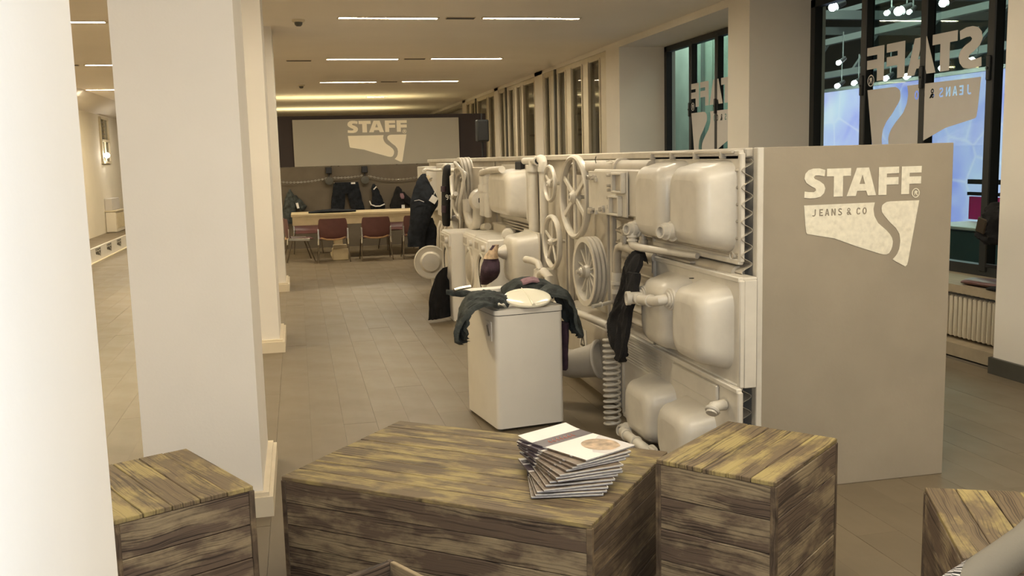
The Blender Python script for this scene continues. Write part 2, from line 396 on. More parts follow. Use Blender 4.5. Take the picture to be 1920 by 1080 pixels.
# ------------------------------------------------------------------ flat print (logos)
def arc_pts(pts): return pts
def stroke(pts, wd):
    P = [Vector((p[0], p[1])) for p in pts]; Lf = []; Rt = []
    for i, p in enumerate(P):
        t = (P[min(i+1, len(P)-1)]-P[max(i-1, 0)]).normalized(); nrm = Vector((-t.y, t.x))
        Lf.append(tuple(p+nrm*wd/2)); Rt.append(tuple(p-nrm*wd/2))
    return Lf+Rt[::-1]
def ell(cx, cy, rx, ry, n=20, a0=0, a1=2*PI): return [(cx+rx*math.cos(a0+(a1-a0)*k/n), cy+ry*math.sin(a0+(a1-a0)*k/n)) for k in range(n)]
def logo_polys(small_text=True):
    """outlines in units of 1/1000 of the width, y down from the letters' top; filled even-odd"""
    out = []
    S = [(175, 18), (170, 72), (120, 62), (92, 62), (78, 76), (88, 92), (130, 112), (165, 140), (178, 175), (168, 215), (140, 245), (95, 256), (50, 256), (0, 250), (4, 196), (40, 202), (82, 204), (100, 190), (94, 172), (60, 154), (18, 124), (0, 88), (8, 45), (35, 16), (75, 3), (125, 3)]
    out.append(S)
    out.append([(190, 8), (395, 8), (395, 74), (328, 74), (328, 250), (250, 250), (250, 74), (190, 74)])
    out.append([(445, 8), (550, 8), (617, 250), (545, 250), (530, 207), (452, 207), (440, 250), (362, 250)])
    out.append([(495, 68), (518, 148), (470, 148)])
    for x in (637, 837):
        out.append([(x, 8), (x+176, 8), (x+176, 66), (x+70, 66), (x+70, 98), (x+174, 98), (x+174, 162), (x+70, 162), (x+70, 250), (x, 250)])
    out.append(ell(967, 243, 35, 42)); out.append(ell(967, 243, 27, 34))
    out.append([(955, 222), (975, 222), (984, 232), (976, 243), (985, 264), (976, 264), (967, 246), (962, 246), (962, 264), (955, 264)])
    out.append([(0, 315), (608, 312), (600, 350), (597, 368), (606, 428), (620, 455), (640, 492), (716, 560), (748, 596), (768, 630), (776, 662), (772, 705), (762, 735), (745, 763), (722, 774), (698, 773), (664, 764), (460, 690), (265, 610), (120, 580), (30, 560), (22, 545), (15, 490)])
    out.append([(1000, 308), (745, 308), (712, 312), (690, 325), (674, 340), (668, 368), (672, 398), (687, 422), (745, 492), (800, 545), (832, 598), (842, 660), (834, 730), (818, 772), (798, 800), (778, 820), (800, 836), (893, 890), (908, 875), (915, 850)])
    if small_text:
        T0, T1 = 352, 412
        out.append(stroke([(96, T0), (96, T1-16), (90, T1-5), (80, T1-3), (72, T1-8)], 11))
        x = 130; out.append([(x, T0), (x+32, T0), (x+32, T0+11), (x+11, T0+11), (x+11, T0+25), (x+28, T0+25), (x+28, T0+35), (x+11, T0+35), (x+11, T1-11), (x+32, T1-11), (x+32, T1), (x, T1)])
        x = 178; out.append([(x+13, T0), (x+25, T0), (x+38, T1), (x+27, T1), (x+24, T1-14), (x+14, T1-14), (x+11, T1), (x, T1)]); out.append([(x+19, T0+14), (x+23, T1-24), (x+15, T1-24)])
        x = 233; out.append([(x, T0), (x+11, T0), (x+26, T1-24), (x+26, T0), (x+37, T0), (x+37, T1), (x+27, T1), (x+11, T0+24), (x+11, T1), (x, T1)])
        x = 290; out.append(stroke([(x+32, T0+11), (x+24, T0+5), (x+12, T0+5), (x+6, T0+14), (x+10, T0+24), (x+26, T0+35), (x+31, T0+46), (x+25, T1-5), (x+12, T1-5), (x+3, T1-11)], 11))
        x = 366; out.append(stroke([(x+40, T1), (x+10, T0+22), (x+9, T0+10), (x+17, T0+4), (x+25, T0+10), (x+22, T0+22), (x+8, T0+36), (x+5, T0+46), (x+12, T1-4), (x+24, T1-6), (x+36, T0+36)], 9)[:0] or ell(x+17, T0+15, 14, 16, 14)); out.append(ell(x+17, T0+15, 6, 8, 12))
        out.append([(x+6, T0+32), (x+27, T0+32), (x+42, T1), (x+27, T1), (x+24, T1-6), (x+12, T1+2), (x+1, T1-8), (x-1, T1-20)]); out.append([(x+11, T0+41), (x+20, T1-12), (x+12, T1-8), (x+8, T1-15)])
        x = 448; out.append(stroke([(x+32, T0+16), (x+26, T0+6), (x+15, T0+5), (x+7, T0+16), (x+6, T1-16), (x+14, T1-5), (x+26, T1-6), (x+32, T1-16)], 11))
        out.append(ell(520, (T0+T1)/2, 19, 31, 18)); out.append(ell(520, (T0+T1)/2, 8, 19, 18))
    return out
def flat_print(name, polys, origin, ux, uy, m, parent, thick=.0012, label=None):
    """even-odd filled outlines laid flat in the plane origin + x*ux + y*uy, facing ux x -uy"""
    cu = bpy.data.curves.new('outline', 'CURVE'); cu.dimensions = '2D'; cu.fill_mode = 'BOTH'; cu.extrude = 0.0
    for P in polys:
        sp = cu.splines.new('POLY'); sp.points.add(len(P)-1); sp.use_cyclic_u = True
        for i, (x, y) in enumerate(P): sp.points[i].co = (x/1000, -y/1000, 0, 1)
    ob = bpy.data.objects.new('outline', cu); COL.objects.link(ob)
    dg = bpy.context.evaluated_depsgraph_get(); me0 = ob.evaluated_get(dg).to_mesh()
    vs = [v.co.copy() for v in me0.vertices]; fs = [tuple(p.vertices) for p in me0.polygons]
    bpy.data.objects.remove(ob); bpy.data.curves.remove(cu)
    origin, ux, uy = Vector(origin), Vector(ux), Vector(uy); nrm = ux.cross(-uy).normalized()
    b = MB()
    top = [origin+ux*v.x+uy*(-v.y)+nrm*thick for v in vs]; n = len(top)
    b.add(top, fs)
    cnt = {}
    for f in fs:
        for i in range(len(f)):
            k = (f[i], f[(i+1) % len(f)]); kk = tuple(sorted(k)); cnt.setdefault(kk, []).append(k)
    bot = [p-nrm*thick for p in top]
    b.add(top+bot, [(k[0][1], k[0][0], k[0][0]+n, k[0][1]+n) for k in cnt.values() if len(k) == 1])
    return b.build(name, m, parent, label)
# ------------------------------------------------------------------ the setting
def struct(name, mb, m, label=None, cat=None, parent=None):
    o = mb.build(name, m, parent); o['kind'] = 'structure'
    if label: tag(o, label, cat)
    return o
CEIL = 3.7
fl = struct('floor', MB().box((0, 18, -.03), (12.4, 50, .03)), 'floor', 'grey-brown floor laid with long narrow boards', 'floor')
def proj(p):
    d = Vector(p)-Vector((0, 0, 1.8)); z = d.dot(F_)
    return (None, None, z) if z < .2 else (960+1789.25*d.dot(R_)/z, 540+1789.25*d.dot(D_)/z, z)
PW, PL = .225, 1.42
cand = []
for i in range(-24, 25):
    offs = random.random()*PL
    for j in range(-1, 27):
        x, y = (i+.5)*PW, offs+j*PL
        if x > 5.5 and y > 6: continue
        px, py, z = proj((x, y, 0)); seen = px is not None and -80 < px < 2000 and py < 1250
        if seen and x < -.35 and not (150 < px < 275): seen = False
        if seen and 2.31 < x < 3.41 and y > 5.2: seen = False
        if seen and y > 18.5: seen = False
        cand.append((z if seen else 1e3+abs(z), x, y))
cand.sort()
pm = MB().box((0, 0, -.006), (PW-.0013, PL-.001, .012))
first = None
for k, (z, x, y) in enumerate(cand[:295]):
    if first is None:
        first = bpy.data.meshes.new('plank'); first.from_pydata(pm.v, [], pm.f); first.materials.append(M['board'])
    o = bpy.data.objects.new('plank', first); COL.objects.link(o); o.parent = fl
    o.location = Vector((x, y, random.uniform(-.0006, .0006)))-ORG[fl.name]
rest = MB()
for z, x, y in cand[295:]: rest.box((x, y, -.006), (PW-.0013, PL-.001, .012))
rest.build('planking', 'board', fl, kind='stuff')

struct('ceiling', MB().box((0, 18, CEIL+.05), (12.6, 50, .1)), 'ceil', 'smooth cream ceiling with rows of recessed strip lights', 'ceiling')
b = MB(); b.rings([[Vector((-4.85, y, 3.7)), Vector((-5.4, y, 3.34)), Vector((-5.5, y, 3.34)), Vector((-5.5, y, 3.7))] for y in (-7, 41)], smooth=False)
fix_normals(struct('trim_1', b, 'ceil', 'cream sloping cove along the ceiling over the side aisle', 'trim'))
struct('wall_left', MB().box((-5.5, 18, 1.85), (.2, 50, 3.9)), 'wall', 'plain cream wall beyond the pillars', 'wall')
struct('wall_end', MB().box((0, 41, 1.85), (12.4, .2, 3.9)), 'wall', 'cream wall at the far end of the hall', 'wall')

# right wall: piers, lintels, low wall under the sills
b = MB()
for y0, y1 in ((1.5, 6.47), (10.76, 11.34), (15.5, 16.2)): b.box((5.85, (y0+y1)/2, 1.85), (1.0, y1-y0, 3.7))
for y0, y1 in ((6.47, 10.76), (11.34, 15.5)):
    b.box((5.85, (y0+y1)/2, 3.65), (1.0, y1-y0, .1)); b.box((6.1, (y0+y1)/2, .27), (.4, y1-y0, .54))
for y0, y1 in ((20.62, 21.32), (25.36, 25.86), (30.4, 31.0)): b.box((5.5, (y0+y1)/2, 1.85), (.3, y1-y0, 3.7))
b.box((5.5, 28.6, 3.66), (.3, 24.8, .08)); b.box((5.5, 28.6, .45), (.3, 24.8, .9))
struct('wall_right', b, 'wall', 'cream wall of piers and deep window recesses', 'wall')
b = MB()
for y0, y1 in ((6.47, 10.76), (11.34, 15.5)): b.box((5.75, (y0+y1)/2, .055), (.5, y1-y0, .11))
struct('trim_2', b, 'sill', 'low stone plinth under the radiators in the window recesses', 'trim')
b = MB().box((5.335, 4.0, .065), (.03, 4.98, .13)).box((5.4, 6.48, .065), (.13, .02, .13))
struct('baseboard_right', b, 'basedark', 'dark baseboard round the foot of the window pier', 'baseboard')
b = MB()
for y0, y1 in ((6.47, 10.76), (11.34, 15.5)):
    b.box((5.87, (y0+y1)/2, .575), (.6, y1-y0-.002, .07))
struct('trim_3', b, 'sill', 'worn stone windowsills in the deep recesses', 'windowsill')

# dark-framed windows in the recesses
def recess_window(name, y0, y1, mull, label, decal):
    r = struct_root(name, (6.2, (y0+y1)/2, .61)); tag(r, label, 'window')
    X = 6.2
    fr = MB().box((X, y0+.05, 2.1), (.1, .1, 2.98)).box((X, y1-.05, 2.1), (.1, .1, 2.98)).box((X, (y0+y1)/2, 3.55), (.1, y1-y0, .09)).box((X, (y0+y1)/2, .66), (.1, y1-y0, .1))
    fr.build('window_frame', 'blackframe', r)
    ys = [y0+.1]+list(mull)+[y1-.1]
    for m_ in mull:
        o = MB().box((X-.01, m_, 2.1), (.11, .1, 2.9), bev=.01).build('mullion', 'blackframe', r)
        MB().box((X-.075, m_, 2.5), (.03, .05, .22), bev=.008).cyl((X-.1, m_, 2.5), (X-.06, m_, 2.5), .012).build('latch', 'blackframe', o)
    for a, c in zip(ys[:-1], ys[1:]):
        MB().box((X+.02, (a+c)/2, 2.1), (.006, c-a-.08, 2.84)).build('pane', 'glass', r)
    Yl, W = decal     # mirrored: read from outside, so it runs from far to near
    flat_print('vinyl_logo', logo_polys(), (X-.062, Yl-W, 2.905), (0, W, 0), (0, 0, -W*.84), 'decal', r, .001, 'grey mirrored logo lettering on the window')
    return r
recess_window('window_1', 6.47, 10.76, (9.62, 8.58, 7.62), 'dark-framed window with large mirrored logo facing the bright backdrop', (9.52, 1.79))
recess_window('window_2', 11.34, 15.5, (14.38, 13.42, 12.4), 'farther dark-framed window with pale green panels outside', (14.33, 1.8))

struct('wall_court', MB().box((6.15, 28.8, 1.85), (.1, 24.9, 3.66)), 'reveal', 'pale grey wall close behind the white-framed windows', 'wall')  # added pale backing so the panes in front read lighter
# white-framed windows along the far stretch
def flush_window(name, y0, y1, panes, posts, label):
    r = struct_root(name, (5.42, (y0+y1)/2, .9)); tag(r, label, 'window')
    X = 5.42; z0, z1 = .9, 3.62
    b = MB().box((X, (y0+y1)/2, z0+.05), (.08, y1-y0, .1)).box((X, (y0+y1)/2, z1-.05), (.08, y1-y0, .1))
    e = [y0]+[q for p in panes for q in p]+[y1]
    for a, c in zip(e[::2], e[1::2]):
        if c-a > .01: b.box((X, (a+c)/2, (z0+z1)/2), (.07, c-a, z1-z0))
    b.build('window_frame', 'whiteframe', r)
    for a, c in panes:
        MB().box((X+.01, (a+c)/2, (z0+z1)/2), (.006, c-a+.01, z1-z0-.18)).build('pane', 'glassd', r)
        for s in (a, c): MB().box((X-.045, s+(.03 if s == a else -.03), (z0+z1)/2), (.03, .035, z1-z0-.16)).build('sash', 'whiteframe', r)
    for p in posts: MB().box((X-.05, p, (z0+z1)/2), (.05, .1, z1-z0)).build('post', 'basedark', r)
    return r
flush_window('window_3', 16.2, 20.62, [(16.6, 17.35), (17.69, 18.5), (18.84, 19.45), (20.05, 20.55)], [19.62], 'white-framed window wall nearest the deep recesses')
flush_window('window_4', 21.32, 25.36, [(21.41, 22.57), (22.8, 23.25), (23.55, 24.2), (24.7, 25.3)], [24.45], 'white-framed window wall behind the black loudspeaker')
flush_window('window_5', 25.86, 30.4, [(25.95, 26.8), (27.0, 28.5), (28.9, 29.6), (29.8, 30.3)], [28.7], 'white-framed window wall farthest along the hall')

# pillars with two-step baseboards
def pillar(y0, y1, x0, x1, label):
    o = struct('pillar', MB().box(((x0+x1)/2, (y0+y1)/2, CEIL/2), (x1-x0, y1-y0, CEIL)), 'pillar', label, 'pillar')
    b = MB(); 
    for t, h in ((.05, .105), (.03, .125)):
        b.box(((x0+x1)/2, y0-t/2, h/2), (x1-x0+2*t, t, h)); b.box(((x0+x1)/2, y1+t/2, h/2), (x1-x0+2*t, t, h))
        b.box((x0-t/2, (y0+y1)/2, h/2), (t, y1-y0, h)); b.box((x1+t/2, (y0+y1)/2, h/2), (t, y1-y0, h))
    b.build('baseboard', 'base', o)
    return o
pillar(.45, 1.34, -.9, -.27, 'bright flash-lit pillar at the left edge beside the camera')
pillar(4.95, 5.85, -.83, -.26, 'broad pale pillar behind the small crate at left')
pillar(9.4, 10.3, -.83, -.25, 'second pale pillar, standing behind the broad one')
pillar(13.95, 14.85, -.83, -.24, 'third pale pillar, nearest the long table')

# back wall: low grey wall, dark boards above, pale logo screen
bw = struct('wall_back', MB().box((1.75, 21.08, .87), (5.4, .12, 1.74)), 'backwall', 'brown-grey wall behind the long table', 'wall')
bp = thing('backdrop_panel', 'wide dark panel above the back wall holding the pale logo screen', 'panel', (1.8, 21.1, 1.745))
MB().box((1.6, 21.12, 2.28), (5.1, .06, 1.07)).build('dark_board', 'backpanel', bp)
MB().box((1.75, 21.05, 2.24), (3.57, .05, .99), bev=.006).build('logo_screen', 'screen', bp)
flat_print('logo', logo_polys(False), (1.115, 21.024, 2.70), (1.26, 0, 0), (0, 0, -1.02), 'print_', bp, .002, 'pale logo lettering on the screen')  # projector light put into pale colour, nothing is projected here

# left aisle: barrier with little logos, window, radiator cabinet
ba = thing('banner_barrier', 'low white banner barrier printed with small dark logos', 'barrier', (-3.95, 20.5, 0))
MB().box((-3.95, 20.5, .15), (.03, 12.4, .28), bev=.006).build('banner', 'paper', ba)
MB().box((-3.95, 20.5, .008), (.12, 12.2, .016)).build('foot_rail', 'whiteframe', ba)
for k in range(9):
    flat_print('banner_logo', logo_polys(False), (-3.934, 15.4+k*1.15, .26), (0, .5, 0), (0, 0, -.2), 'basedark', ba, .001)
r = struct_root('window_6', (-5.38, 29.9, 2.0)); tag(r, 'small window high on the wall beyond the pillars', 'window')
b = MB()
for y in (29.35, 30.5): b.box((-5.38, y, 2.63), (.06, .08, 1.3))
for z in (2.0, 2.62, 3.26): b.box((-5.38, 29.92, z), (.06, 1.2, .07))
b.box((-5.38, 29.9, 2.63), (.05, .05, 1.26)); b.build('window_frame', 'whiteframe', r)
for y in (29.62, 30.18):
    for z in (2.31, 2.94): MB().box((-5.385, y, z), (.01, .5, .56)).build('pane', 'glassd', r)
for k in range(5): MB().box((-5.36, 29.6, 2.7+k*.11), (.02, .5, .03)).build('blind_slat', 'metal', r)
b = thing('bulkhead_lamp', 'small lit wall lamp under the high window', 'lamp', (-5.3, 29.5, 2.12))
MB().box((-5.37, 29.5, 2.2), (.06, .1, .16), bev=.01).build('bracket', 'steel', b)
MB().sphere((-5.28, 29.5, 2.2), .075).build('bulb', 'spotw', b)
b = thing('radiator_cabinet', 'boxed-in radiator against the wall beyond the pillars', 'radiator', (-5.2, 29.8, 0))
MB().box((-5.25, 29.8, .3), (.28, 1.3, .58), bev=.01).build('casing', 'wall', b)
MB().box((-5.24, 29.8, .61), (.34, 1.36, .04), bev=.008).build('shelf', 'whiteframe', b)
for k in range(8): MB().box((-5.105, 29.25+k*.155, .32), (.012, .1, .42)).build('slat', 'base', b)
MB().box((-5.3, 29.8, .80), (.2, 1.2, .34), bev=.01).build('upper_panel', 'reveal', b)

# ceiling fittings
def ceiling_light(x0, x1, y, label, group):
    t = thing('ceiling_light', label, 'ceiling light', ((x0+x1)/2, y, CEIL-.02), 0, group)
    b = MB(); h = .11
    b.box(((x0+x1)/2, y-h/2, CEIL-.006), (x1-x0+.03, .018, .016)).box(((x0+x1)/2, y+h/2, CEIL-.006), (x1-x0+.03, .018, .016))
    b.box((x0, y, CEIL-.006), (.018, h, .016)).box((x1, y, CEIL-.006), (.018, h, .016)); b.build('frame', 'whiteframe', t)
    MB().box(((x0+x1)/2, y, CEIL-.003), (x1-x0-.02, h-.02, .008)).build('diffuser', 'tube', t)
def vent(x0, x1, y, label):
    t = thing('ceiling_vent', label, 'vent', ((x0+x1)/2, y, CEIL-.02), 0, 'ceiling slot vents')
    MB().box(((x0+x1)/2, y, CEIL-.003), (x1-x0, .14, .012)).build('backing', 'base', t)
    for k in range(3): MB().box(((x0+x1)/2, y-.045+k*.045, CEIL-.012), (x1-x0-.02, .018, .008)).build('slat', 'basedark', t)
rows = (13.06, 18.18, 23.25)
nm = ('first', 'second', 'third')
for k, y in enumerate(rows):
    ceiling_light(.64, 1.96, y, 'recessed strip light, left of the pair in the %s row of the main aisle' % nm[k], 'strip lights of the main aisle')
    ceiling_light(2.56, 3.92, y-.06, 'recessed strip light, right of the pair in the %s row of the main aisle' % nm[k], 'strip lights of the main aisle')
    vent(2.06, 2.46, y-.03, 'narrow slot vent between the %s row of strip lights' % nm[k])
ceiling_light(2.1, 2.62, 28.5, 'short strip light in the glowing ceiling near the far end', 'strip lights of the main aisle')
for k, y in enumerate((13.55, 19.05, 24.85, 30.4)):
    ceiling_light(-3.66, -2.31, y, 'recessed strip light over the side aisle, %s from the camera' % ('nearest', 'second', 'third', 'farthest')[k], 'strip lights of the side aisle')
vent(-4.35, -3.76, 19.05, 'slot vent beside a strip light over the side aisle')
for y in (24.85,): ceiling_light(-5.1-(-.3), -3.75, y, 'strip light end to end with the third one over the side aisle', 'strip lights of the side aisle')
# the same rows carry on overhead and behind the camera
for y in (7.9, 2.75, -2.4):
    for x0 in (.64, 2.56): ceiling_light(x0, x0+1.34, y, 'strip light overhead outside the picture, %s of its pair, %s row' % ('left' if x0 < 1 else 'right', {7.9: 'front', 2.75: 'middle', -2.4: 'rear'}[y]), 'overhead strip lights')
for y in (7.9, 2.75): ceiling_light(-3.66, -2.31, y, 'strip light over the side aisle outside the picture, %s one' % ('front' if y > 5 else 'rear'), 'overhead strip lights')
for x, y, s in ((.13, 13.3, 'nearest'), (.22, 24.0, 'farthest')):
    t = thing('smoke_detector', 'small round smoke detector on the ceiling, %s one' % s, 'smoke detector', (x, y, CEIL-.1), 0, 'smoke detectors')
    MB().lathe((x, y, CEIL), (0, 0, -1), [(0, .085), (.025, .085), (.035, .07)], 20).build('base', 'whiteframe', t)
    MB().lathe((x, y, CEIL-.035), (0, 0, -1), [(0, .055), (.03, .05), (.05, .03)], 18).build('head', 'basedark', t)
vent(-.08, .38, 18.4, 'slim slot vent over the table end, alone on the ceiling')
# added uplights, unseen behind the backdrop panel, to wash the far ceiling in soft bands
for y, s, pw in ((28.5, 'nearer', 14), (34.4, 'farther', 20)):
    t = thing('uplight_trough', 'standing trough uplight behind the dark panel washing the far ceiling, %s one' % s, 'uplight', (1.2, y, 0), 0, 'uplight troughs')
    MB().box((1.2, y, 2.60), (5.0, .14, .02)).box((1.2, y-.07, 2.63), (5.0, .01, .07)).box((1.2, y+.07, 2.63), (5.0, .01, .07)).build('trough', 'steel', t)
    for x in (-1.1, 1.2, 3.5): MB().cyl((x, y, 0), (x, y, 2.6), .025, n=8).build('leg', 'steel', t)
    lamp('uplight', 'AREA', (1.2, y, 2.68), pw, (1.0, .82, .42), (1.2, y, 5), (4.6, .08), spread=math.radians(160))  # added lamp, no known source, paints the light bands overhead
# added area lamps without fittings, to brighten the side aisle
for y in (8, 14, 20, 26): lamp('side_aisle_light', 'AREA', (-3.0, y, 3.66), 22, (1.0, .80, .42), (-3.0, y, 0), (1.3, .16))

# ------------------------------------------------------------------ the exhibition hall outside the windows
b = MB().box((14, 19, -.15), (15, 44, .1)).box((14, 19, 7.05), (15, 44, .1)).box((21.5, 19, 3.4), (.1, 44, 7.3)).box((14, -3, 3.4), (15, .1, 7.3)).box((14, 41, 3.4), (15, .1, 7.3))
b.box((6.42, 28.8, 3.4), (.3, 25.2, 7.2)).box((6.46, 3, 3.4), (.22, 6.8, 7.2)).box((6.42, 11.05, 5.35), (.3, 10.4, 3.3))
struct('wall_outside', b, 'outdark', 'dark exhibition hall seen through the windows', 'wall')
b = MB()
for z, x in ((4.35, 12.5), (5.6, 15), (3.55, 12.3)): b.box((x, 20, z), (.14, 30, .14))
for y in (13.5, 16.5, 19.5, 22.5, 25.5): b.box((14, y, 5.2), (9, .16, .22))
for k in range(24):
    y = 10+k; b.bar((12.5, y, 4.35), (12.5, y+1, 3.6) if k % 2 else (12.5, y+1, 4.35), .06, .06)
struct('trim_4', b, 'outbeam', 'pale roof trusses of the exhibition hall outside', 'truss')
t = thing('exhibition_backdrop', 'huge glowing white-blue crinkled backdrop outside the window', 'backdrop', (12, 17.4, 0))
MB().box((12.05, 17.2, 1.58), (.06, 9.8, 3.1)).build('lit_sheet', 'glow', t)
MB().box((12.0, 17.2, 3.16), (.1, 9.9, .07)).build('top_rail', 'outbeam', t)
t = thing('exhibition_stand', 'pale green panelled stand outside the farther window', 'stand', (12, 27, 0))
for k in range(6): MB().box((12.2, 22.8+k*1.6, 2.6), (.1, 1.5, 5.2), bev=.02).build('panel', 'green', t)
for k in range(3): MB().box((12.12, 24.2+k*3.2, 2.6), (.1, .14, 5.2)).build('post', 'outbeam', t)
MB().box((12.1, 24.95, 1.6), (.06, .5, 1.9)).build('light_strip', 'cyan', t)
k = -1
SPOT = ['lit spotlight high outside, leftmost in the window top', 'brightest lit spotlight high in the middle of the window', 'lit spotlight at the upper right of the window, cut by the frame top', 'small lit spotlight just left of the brightest one', 'small lit spotlight just right of the brightest one', 'dim small spotlight halfway up the leftmost pane',
 ]+['spotlight on the top rail of the glowing backdrop, %s from left' % q for q in ('first', 'second', 'third', 'fourth', 'fifth', 'sixth')]
for x, y, z, s in ((10.5, 17.55, 4.6, 1.2), (10.5, 15.4, 4.2, 1.2), (10.5, 14.2, 4.15, 1), (10.5, 15.75, 4.22, .7), (10.5, 15.1, 4.14, .6), (10.5, 17.3, 3.5, .7),
                   (11.6, 19.15, 3.19, .8), (11.6, 18.5, 3.2, .8), (11.6, 17.38, 3.2, .8), (11.6, 16.7, 3.18, .9), (11.6, 15.67, 3.24, .8), (11.6, 14.9, 3.28, 1.0)):
    k += 1
    t = thing('spotlight', SPOT[k], 'spotlight', (x, y, z), 0, 'spotlights outside the window')
    MB().cyl((x+.06*s, y, z+.02), (x+.22*s, y, z+.1), .07*s, .05*s).build('housing', 'steel', t)
    MB().sphere((x, y, z), .062*s, 12, 8).build('bulb', 'spot', t)
    MB().cyl((x+.14*s, y, z+.06), (x+.14*s, y, z+.6), .012, n=6).build('hanger', 'outbeam', t)
lamp('outer_hall_light', 'AREA', (11.5, 21, 6.6), 340, (.84, 1.0, .92), (13, 21, 0), (20, 5))  # added fill lamp without a fitting, lifts the outer hall and green panels
t = thing('display_counter', 'magenta and teal display counter outside beside the pier', 'counter', (9.4, 11.4, 0))
MB().box((9.6, 11.4, .3), (.6, 2.4, .6), bev=.01).build('base', 'teal', t)
MB().box((9.55, 11.4, .66), (.8, 2.5, .05), bev=.01).build('counter_top', 'paper', t)
MB().box((9.9, 11.5, .89), (.04, 2.2, .34)).build('back_panel', 'magenta', t)
MB().box((9.9, 11.2, 1.62), (.05, .12, .62)).build('upright', 'magenta', t)
MB().box((9.95, 11.5, 1.28), (.06, 2.4, .07)).build('rail', 'steel', t)
MB().box((9.95, 11.5, 1.1), (.06, 2.4, .05)).build('rail', 'steel', t)
MB().box((9.85, 11.75, 1.5), (.12, .2, .36), bev=.02).build('bracket', 'outdark', t)
for q, (y, h) in enumerate(((11.66, .12), (11.5, .2), (11.34, .15), (11.24, .22))):
    t = thing('glass_bottle', 'small white bottle on the counter rail outside, %s from left' % ('first', 'second', 'third', 'fourth')[q], 'bottle', (9.95, y, 1.315), 0, 'white bottles outside')
    MB().lathe((9.95, y, 1.315), (0, 0, 1), [(0, .04), (h*.55, .04), (h*.75, .016), (h, .016)], 12).build('body', 'paper', t)
# ------------------------------------------------------------------ the partition with the painted scrap wall
PX = 2.30
pt = thing('partition', 'long freestanding grey partition with white stencilled logo on its end', 'partition', (2.85, 10.7, 0))
fp = MB().box((2.865, 4.516, .9125), (1.11, .04, 1.825), bev=.003).build('end_panel', 'cement', pt)
MB().box((2.335, 10.8, .91), (.05, 12.5, 1.82)).build('side_panel', 'white2', pt)
MB().box((3.395, 10.8, .91), (.05, 12.5, 1.82)).build('side_panel', 'cement', pt)
MB().box((2.865, 17.03, .91), (1.1, .04, 1.82)).build('back_panel', 'cement', pt)
MB().box((2.3, 4.512, .9125), (.035, .05, 1.825), bev=.004).build('corner_strip', 'white', pt)
flat_print('logo', logo_polys(), (2.547, 4.4945, 1.712), (.673, 0, .0), (0, 0, -.603), 'stencil', fp, .0012, 'white stencilled logo')
for y in (6.58, 7.95, 9.4, 11.2, 13.0): MB().box((2.305, y, .9), (.03, .05, 1.78), bev=.006).build('batten', 'white2', pt)
MB().box((2.295, 10.8, 1.80), (.05, 12.4, .05), bev=.008).build('top_rail', 'white2', pt)

def corrugated(name, y0, y1, z0, z1, x, amp, wl, label):
    b = MB(); n = int((z1-z0)/wl*10); R = []; Rk = []
    for k in range(n+1):
        z = z0+(z1-z0)*k/n; dx = amp*math.sin(2*PI*(z-z0)/wl)
        R.append((x+dx, z))
    vs = []; fs = []
    for i, (px_, z) in enumerate(R):
        vs += [(px_, y0, z), (px_, y1, z), (px_+.004, y0, z), (px_+.004, y1, z)]
    for i in range(len(R)-1):
        a = i*4; c = a+4
        fs += [(a, c, c+1, a+1), (a+2, a+3, c+3, c+2), (a, a+2, c+2, c), (a+1, c+1, c+3, a+3)]
    b.add(vs, fs, True)
    return tag(b.build(name, 'silver', None), label, 'metal sheet')
corrugated('corrugated_sheet', 4.54, 6.56, .06, 1.77, 2.252, .03, .088, 'silvery corrugated metal sheet behind the three double sinks')

def rrect(cy, cz, hw, hh, r, n=6):
    P = []
    for sx, sz, a0 in ((1, 1, 0), (-1, 1, PI/2), (-1, -1, PI), (1, -1, 3*PI/2)):
        for k in range(n+1):
            a = a0+PI/2*k/n; P.append((cy+sx*(hw-r)+r*math.cos(a), cz+sz*(hh-r)+r*math.sin(a)))
    return P
def basin_mb(x_rim, x_face, y0, y1, z0, z1, r=.105, taper=.03, edge=.075):
    """pressed sink bowl seen from below, sticking out towards -X"""
    cy, cz, hw, hh = (y0+y1)/2, (z0+z1)/2, (y1-y0)/2, (z1-z0)/2; D = x_rim-x_face; R = []
    prof = [(0, 0), (.5*(1-edge/D), taper*.5), (1-edge/D, taper)]
    for k in range(1, 7):
        a = PI/2*k/6; prof.append((1-edge/D+(edge/D)*math.sin(a), taper+edge*(1-math.cos(a))))
    for d, ins in prof:
        rr = min(max(.012, r-ins*.3), hw-ins-.004, hh-ins-.004)
        R.append([(x_rim-D*d, y, z) for y, z in rrect(cy, cz, hw-ins, hh-ins, rr)])
    b = MB(); R = [[Vector(p) for p in q] for q in R]; b.rings(R, False, False)
    last = R[-1]; c = sum(last, Vector())/len(last); m = len(last)
    b.add(last+[c], [(i, (i+1) % m, m) for i in range(m)], True)
    return b
def drain_mb(x, y, z, d=(-1, -.25, 0), L=.09, r=.036):
    d = Vector(d).normalized(); o = Vector((x, y, z))
    b = MB().lathe(o, d, [(0, r*1.55), (.012, r*1.55), (.014, r*1.2), (L*.45, r*1.15), (L*.46, r*1.3), (L*.62, r*1.3), (L*.64, r), (L, r), (L, r*.72), (L*.7, r*.7)], 20, True)
    return b
